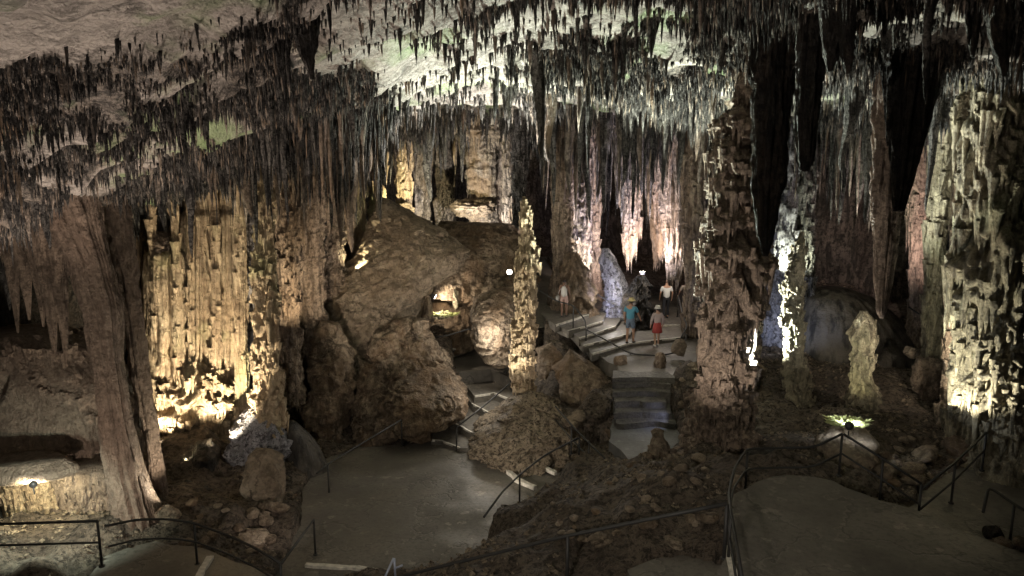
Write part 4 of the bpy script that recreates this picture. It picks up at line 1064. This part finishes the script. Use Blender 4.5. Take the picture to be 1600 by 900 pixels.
# ------------------------------------------------------------------ lamps that show
def lamp(label, loc, aim, size=.09, cool=False, watts=20, col=(1,.85,.65), ang=130):
    root = empty('cave_floodlight', loc, label, 'floodlight', 'floodlights among the rocks')
    d = (Vector(aim) - Vector(loc)).normalized()
    V, Q, T = tube([Vector(loc) - d * .14, Vector(loc) - d * .02, Vector(loc)], [size * .6, size, size * 1.1], 14); mesh_np('housing', V, Q, M['housing'], root, True, T)
    V, Q, T = tube([Vector(loc) + d * .003, Vector(loc) + d * .015], size * .95, 14); mesh_np('lens', V, Q, M['lens_cool' if cool else 'lens'], root, True, T)
    V, Q, T = tube([Vector(loc) - d * .08 - Vector((0, 0, size)), Vector(loc) - d * .08 - Vector((0, 0, size + .18))], .015, 6); mesh_np('bracket', V, Q, M['housing'], root, True, T)
    light(loc, aim, watts, col, ang, off=.05)
NL = [0]
def light(loc, aim, w, col=(1,.8,.55), ang=110, off=0, soft=.04, blend=.5):
    ld = bpy.data.lights.new('cave_light', 'SPOT'); ld.energy = w; ld.color = col; ld.spot_size = math.radians(ang); ld.spot_blend = blend; ld.shadow_soft_size = soft
    o = bpy.data.objects.new('cave_light', ld); C.objects.link(o)
    d = (Vector(aim) - Vector(loc)).normalized()
    o.location = Vector(loc) + d * off; o.rotation_euler = d.to_track_quat('-Z', 'Y').to_euler()
def plight(loc, w, col=(1,.8,.55), soft=.05):
    ld = bpy.data.lights.new('cave_light', 'POINT'); ld.energy = w; ld.color = col; ld.shadow_soft_size = soft
    o = bpy.data.objects.new('cave_light', ld); C.objects.link(o); o.location = loc
WARM_, YEL, WHT, COOL, BLUE, ORG, PINK, GRN = (1,.78,.5), (1,.88,.55), (1,.93,.84), (.85,.92,1), (.45,.52,1), (1,.55,.28), (1,.78,.72), (.96,1,.76)
lamp('bright starry floodlight left of the slim lit stalagmite', P(796,425,28.2), P(760,440,20), .095, watts=25, ang=90)
lamp('small white floodlight in the gap of the far slope', P(679,463,29.6), P(712,480,30), .10, watts=130, ang=150)
lamp('white floodlight by the massive yellow column, upper of the pair', P(1499,575,18.6), P(1480,520,20), .12, watts=160, ang=150)
lamp('white floodlight by the massive yellow column, lower of the pair', P(1507,585,18.4), P(1480,520,20), .10, cool=True, watts=90, ang=150)
lamp('cool floodlight among the ferns on the pedestal rock', P(1327,665,16.5), P(1345,560,21), .10, cool=True, watts=200, col=COOL, ang=150)
lamp('warm floodlight shining into the low niche at left', P(52,757,16.0), P(60,790,17.3), .08, watts=130, col=YEL, ang=160)
lamp('yellow floodlight beneath the bright far column behind the visitors', P(1004,426,32), P(1004,360,33), .13, watts=120, col=WHT, ang=150)
# unseen lamps, some read off lit rock, others added to brighten it
light(P(352,722,20.2), P(305,430,23.4), 1700, (1,.84,.6), 85)
light(P(235,700,20.8), P(300,480,23.4), 380, (1,.84,.6), 100)
light(P(290,720,20.4), P(290,620,22.8), 70, YEL, 120)
light(P(372,660,21.6), P(420,520,22.2), 110, WARM_, 140)
light(P(350,775,19.5), P(385,640,21), 420, (.75,.8,1), 130)
plight(P(350,748,20.8), 12, YEL)
light(P(735,690,22.2), P(822,470,25), 1300, (1,.93,.74), 50)
light(P(885,600,22.5), P(822,500,25), 90, WHT, 90)
light(P(1005,700,15.8), P(1135,440,19), 620, (1,.88,.78), 80)
light(P(1295,660,19), P(1350,540,21), 170, (1,.95,.6), 60)
light(P(1045,640,21.6), P(1000,650,22), 9, (.55,.62,1), 140)
light(P(1445,670,16.6), P(1560,470,17.3), 620, (1,.95,.76), 100)
light(P(1450,560,18), P(1530,330,18.5), 150, GRN, 100)
light(P(1290,655,20.2), P(1245,480,22), 260, GRN, 90)
light(P(1310,640,18.2), P(1382,360,17), 520, (1,.84,.66), 60)  # unseen lamp added to brighten the long pointed stalactite
light(P(1190,560,24.5), P(1215,400,27), 130, (.6,.7,1), 130)
light(P(942,505,29.4), P(957,430,31), 170, BLUE, 120)
light(P(1000,440,31.5), P(985,360,33.5), 160, (.75,.75,1), 140)
light(P(1000,420,31.0), P(960,300,35), 700, PINK, 150)
light(P(920,420,31.5), P(905,300,34), 420, WHT, 150)
light(P(1018,408,32.2), P(1050,280,34), 500, PINK, 150)
light(P(640,345,35.5), P(640,240,40), 700, YEL, 150)
light(P(745,360,36), P(750,260,41), 900, WHT, 150)
plight(P(610,325,40), 160, WHT)
light(P(560,420,29), P(530,250,31), 500, YEL, 140)
light(P(470,520,23.3), P(480,320,26), 300, WARM_, 130)
light(P(1290,330,31.5), P(1300,260,35), 350, ORG, 150)
light(P(1440,400,24), P(1440,250,28), 400, PINK, 150)
light(P(1240,430,26), P(1260,250,28), 400, GRN, 140)
plight(P(765,520,26.8), 140, (1,.93,.82), .3)  # unseen lamp added in mid-air to brighten the left stairs
plight(P(745,610,25.0), 35, (1,.93,.82), .3)  # second lamp added over the left stairs, no fixture
plight(P(1000,540,24.2), 14, (1,.95,.9), .3)  # unseen lamp added above the narrow stairs to set off the treads
plight(P(960,470,29.5), 65, (1,.93,.85), .3)  # unseen lamp added over the broad steps
plight(P(1060,400,30), 130, (1,.9,.8), .3)  # unseen lamp added to brighten the visitors
light(P(450,850,16.2), P(412,750,19.3), 60, (1,.85,.75), 80)  # unseen lamp added to brighten the rock stump
light(P(690,770,19), P(835,660,24), 300, (1,.9,.76), 60)
light(P(975,385,31), P(930,280,34), 300, (.68,.64,1), 130)
light(P(935,475,29.2), P(958,430,31), 70, (.6,.62,1), 100)
# uplights on the roof; unseen ones below the view are added for the near part
light(P(796,414,28.2), P(740,100,25), 6000, (1,.97,.88), 90)
light(P(900,560,24), P(980,20,20), 12000, (.93,1,.82), 90)
light(P(1150,600,22.5), P(1300,130,22), 8000, (.95,1,.88), 90)
light(P(668,560,26.9), P(560,60,15), 6000, (1,.93,.78), 90)
light((-7.5,12,3.0), (-7,11,12), 2200, (1,.80,.66), 120)  # added below the view to brighten the left roof, unseen
light((-4,6,3.0), (-4.5,7,12), 900, (1,.82,.70), 150)  # unseen uplight added near the camera for the upper left roof
light((5.5,19.5,4.5), (4.5,14,12), 2600, (.95,.97,1), 110)
light(P(300,790,17.5), P(150,500,18), 350, (1,.86,.66), 110)
light(P(100,850,13.5), P(90,600,18), 330, (1,.84,.70), 120)
light(P(60,790,14.6), P(60,830,16), 200, (.85,1,.85), 140)  # unseen lamp added to brighten the floor before the niche
light(P(1440,690,19), P(1500,40,15), 900, (.95,.97,1), 80)
# soft fill spots added beside the camera for ambient light, no lamp seen there
light((-2.5, 1.0, 8.6), (1.5, 15, 1.5), 1900, (1,.91,.78), 66, soft=.5, blend=.9)
light((-2.5, 1.0, 8.6), (-9, 17, 5), 700, (1,.89,.75), 50, soft=.5, blend=1)
light(P(540,690,19), P(610,390,28), 1500, (1,.86,.7), 50)  # unseen lamp added in front of the fallen slab to brighten its face

# ferns growing round the lamp
def fern_patch(label, c, n, spread, hgt):
    V = []; T = []
    for i in range(n):
        a = rng.uniform(0, 6.28); rr = spread * math.sqrt(rng.rand()); bx, by = c[0] + rr * math.cos(a) * 1.6, c[1] + rr * math.sin(a); h = hgt * rng.uniform(.4, 1)
        w = .03; b = len(V); dx, dy = rng.uniform(-.1, .1), rng.uniform(-.1, .1)
        V += [(bx - w, by, c[2]), (bx + w, by, c[2]), (bx + dx + w * 1.5, by + dy, c[2] + h * .6), (bx + dx - w * 1.5, by + dy, c[2] + h * .6), (bx + dx * 2, by + dy * 2, c[2] + h)]
        T += [(b, b+1, b+2), (b, b+2, b+3), (b+3, b+2, b+4)]
    o = mesh_np('fern_patch', np.array(V), None, M['leaf'], None, False, np.array(T), origin=tuple(c))
    return tag(o, label, 'ferns')
fern_patch('bright green ferns growing round the lamp on the pedestal rock', P(1325,662,16.8), 260, .30, .09)
fern_patch('pale green tuft of growth in the lit gap of the far slope', P(690,492,29.6), 90, .4, .12)
#PEOPLE
# ------------------------------------------------------------------ people
def skin_obj(name, verts, edges, radii, mat, parent, root=0, sub=2):
    me = bpy.data.meshes.new(name); me.from_pydata([tuple(v) for v in verts], edges, []); me.materials.append(mat)
    o = bpy.data.objects.new(name, me); C.objects.link(o); o.parent = parent
    m = o.modifiers.new('skin', 'SKIN'); m.use_smooth_shade = True; m.branch_smoothing = .4
    for i, r in enumerate(radii):
        r = r if isinstance(r, tuple) else (r, r)
        me.skin_vertices[0].data[i].radius = r; me.skin_vertices[0].data[i].use_root = (i == root)
    s = o.modifiers.new('sub', 'SUBSURF'); s.levels = sub; s.render_levels = sub
    return o
def lathe(name, prof, mat, parent, n=24, loc=(0, 0, 0), sx=1.0, sy=1.0, wave=0.0, k=9):
    V = []; a = np.linspace(0, 2 * np.pi, n, endpoint=False)
    for r, z in prof:
        w = 1 + wave * np.sin(a * k) * (r / max(p[0] for p in prof))
        V.append(np.stack([loc[0] + r * w * np.cos(a) * sx, loc[1] + r * w * np.sin(a) * sy, np.full(n, loc[2] + z)], -1))
    V = np.array(V).reshape(-1, 3)
    o = mesh_np(name, V, grid_quads(len(prof), n, True), mat, None, True); o.parent = parent
    return o
def person(label, foot, yaw, H, skin, top, bottom, shoe, hair=None, hat=None, sleeve=.5, legs='shorts', lean=0.0, step=(.12, -.10), arms=((.10, .02), (.10, .02)), elbow=((0, 0), (0, 0)), bag=None, bulk=1.0, bald=False, female=False):
    root = empty('person', foot, label, 'person'); root.rotation_euler = (0, 0, yaw); k = H / 1.75; root.scale = (k, k, k)
    sh = .165 if female else .185
    def J(x, y, z): return Vector((x, y + lean * max(0, z - .9), z))
    pel, spi, che, nec, hb, hc, ht = J(0,0,.94), J(0,-.01,1.12), J(0,.0,1.33), J(0,0,1.47), J(0,.02,1.54), J(0,.035,1.62), J(0,.025,1.70)
    V = [pel, spi, che, nec, hb, hc, ht, J(0,.13,1.60)]
    E = [(0,1),(1,2),(2,3),(3,4),(4,5),(5,6),(5,7)]
    R = [(.135*bulk,.10), (.12*bulk,.095), (.145*bulk,.10), .062, .058, (.078,.092), (.055,.065), .014]
    arm_j, leg_j = [], []
    for s, (sw, out), (ex, ey) in zip((-1, 1), arms, elbow):
        S_ = J(s*sh,0,1.40); El = J(s*(sh+.045+out), sw*.5-.02, 1.12); Wr = J(s*(sh+.05+out)+ex, sw+.07+ey, .90 + abs(ey)*.6); Ha = Wr + (Wr - El).normalized() * .06
        b = len(V); V += [S_, El, Wr, Ha]; E += [(2,b),(b,b+1),(b+1,b+2),(b+2,b+3)]; R += [.058*bulk, .040, .028, (.034,.022)]
        dr = (Wr - El).normalized(); side = Vector((0, 1, 0)) if abs(dr.y) < .8 else Vector((0, 0, 1))
        for f, (o_, l_) in enumerate(((-.024,.065),(-.009,.078),(.007,.074),(.022,.058))):
            c = len(V); V += [Ha + side*o_ + dr*.03, Ha + side*o_*1.1 + dr*(.03+l_) + Vector((-s*.018, 0, 0))]; E += [(b+3,c),(c,c+1)]; R += [.009,.007]
        c = len(V); V += [Ha + side*.035 - dr*.005, Ha + side*.055 + dr*.04 + Vector((-s*.01,0,0))]; E += [(b+3,c),(c,c+1)]; R += [.011,.008]
        arm_j.append((S_, El, Wr))
    for s, d in zip((-1, 1), step):
        Hp = J(s*.085,0,.88); Kn = Vector((s*.095, d*.55+.03, .50)); An = Vector((s*.095, d-.03, .09)); To = Vector((s*.11, d+.13, .035))
        b = len(V); V += [Hp, Kn, An, To]; E += [(0,b),(b,b+1),(b+1,b+2),(b+2,b+3)]; R += [.088*bulk, .056, .038, (.04,.025)]
        leg_j.append((Hp, Kn, An, To))
    body = skin_obj('body', V, E, R, M[skin], root)
    # top
    V = [J(0,0,.86), spi, che, J(0,0,1.43)]; E = [(0,1),(1,2),(2,3)]; R = [(.175*bulk,.145), (.155*bulk,.130), (.168*bulk,.122), (.075,.07)]
    if sleeve > 0:
        for S_, El, Wr in arm_j:
            b = len(V)
            V.append(S_); R.append(.074*bulk); E.append((2,b))
            if sleeve <= 1: V.append(S_.lerp(El, .75)); R.append(.064); E.append((b,b+1))
            else: V += [El, El.lerp(Wr, .85)]; R += [.058,.046]; E += [(b,b+1),(b+1,b+2)]
    skin_obj('shirt', V, E, R, M[top], root)
    if legs in ('shorts', 'trousers'):
        V = [J(0,0,1.08), J(0,0,.90)]; E = [(0,1)]; R = [(.150*bulk,.12), (.155*bulk,.13)]
        for Hp, Kn, An, To in leg_j:
            b = len(V)
            if legs == 'shorts': V += [Hp, Hp.lerp(Kn, .82)]; E += [(1,b),(b,b+1)]; R += [.104*bulk,.088]
            else: V += [Hp, Kn, An + Vector((0,0,.03))]; E += [(1,b),(b,b+1),(b+1,b+2)]; R += [.10*bulk,.072,.058]
        skin_obj(legs, V, E, R, M[bottom], root, 1)
    else:
        lathe('skirt', [(.13,.17),(.15,.10),(.17,0),(.19,-.15),(.215,-.30),(.205,-.305),(.18,-.15)], M[bottom], root, 36, (0, 0, .90), sy=.85, wave=.05, k=11)
    for Hp, Kn, An, To in leg_j:
        skin_obj('shoe', [An + Vector((0,-.04,-.035)), An + Vector((0,.06,-.04)), To], [(0,1),(1,2)], [(.045,.042),(.046,.038),(.040,.026)], M[shoe], root)
    if hair:
        rr = 1.0
        V = [J(0,-.02,1.66), J(0,-.03,1.60)] + ([J(0,-.045,1.54)] if not bald else [])
        skin_obj('hair', V, [(i,i+1) for i in range(len(V)-1)], [(.078,.078),(.084,.072)] + ([(.06,.045)] if not bald else []), M[hair], root)
    if hat == 'straw':
        h_ = lathe('straw_hat', [(.15,-.005),(.155,.004),(.14,.012),(.098,.012),(.094,.06),(.088,.095),(.05,.105),(.012,.092),(.001,.09)], M['straw'], root, 28, tuple(J(0,.02,1.655)), sy=1.1)
        b_ = lathe('hat_band', [(.100,.012),(.1,.035),(.097,.037)], M['straw'], root, 28, tuple(J(0,.02,1.655)), sy=1.1)
        b_.parent = h_
    if hat == 'bucket':
        lathe('bucket_hat', [(.135,-.03),(.138,-.027),(.105,.015),(.100,.02),(.092,.075),(.085,.092),(.04,.10),(.001,.10)], M['whitehat'], root, 28, tuple(J(0,.02,1.66)), sy=1.08)
    if bag:
        sd = bag
        V, Q = boulder_mesh((sd*.27, -.02, .86), (.09,.14,.13), 7, rough=.05, sub=3, nfac=9)
        o = mesh_np('shoulder_bag', V, Q, M['bag'], None, True); o.parent = root
        V, Q, T = tube([(sd*.27,-.02,.97),(sd*.20,-.08,1.2),(sd*.02,-.125,1.38),(-sd*.10,-.02,1.50)], .010, 6)
        s_ = mesh_np('strap', V, Q, M['bag'], None, True, T); s_.parent = o
    return root
person('person in a white tank top and pinkish shorts, bag at the hip, by the handrail', G(881,496,3.66), -.2, 1.62, 'skin2', 'tank', 'pinkshort', 'darkshoe', hair='hair', sleeve=0, bag=-1, arms=((.16,.0),(.05,.02)), female=True, bulk=.92, step=(.02,.16))
person('person in a blue t-shirt, patterned shorts and a straw hat', G(984,537,3.06), -.5, 1.76, 'skin', 'bluetee', 'patshort', 'darkshoe', hair='hair', hat='straw', sleeve=.6, arms=((.0,.01),(.30,.03)), step=(-.05,.14), bulk=1.08, lean=.04)
person('person in a pale pinkish blouse, red skirt and white bucket hat', G(1026,541,2.92), .12, 1.58, 'skin3', 'blouse', 'red', 'shoe', hair='hair', hat='bucket', sleeve=2, legs='skirt', arms=((.0,.05),(.05,.06)), step=(-.04,.12), female=True, bulk=1.0)
person('person in a white t-shirt and black trousers, walking away bareheaded', G(1040,498,3.06), .0, 1.76, 'skin', 'whitetee', 'trousers', 'darkshoe', hair='hair', bald=True, legs='trousers', sleeve=.6, arms=((.05,.03),(.05,.03)), step=(-.08,.12), bulk=1.02)
person('person in a khaki shirt half hidden behind the square brown column', G(1071,497,3.06), .1, 1.78, 'skin2', 'khaki', 'denim', 'darkshoe', hair='hair', legs='trousers', sleeve=.6, arms=((.25,.04),(.05,.02)), step=(-.05,.08), bulk=1.0)
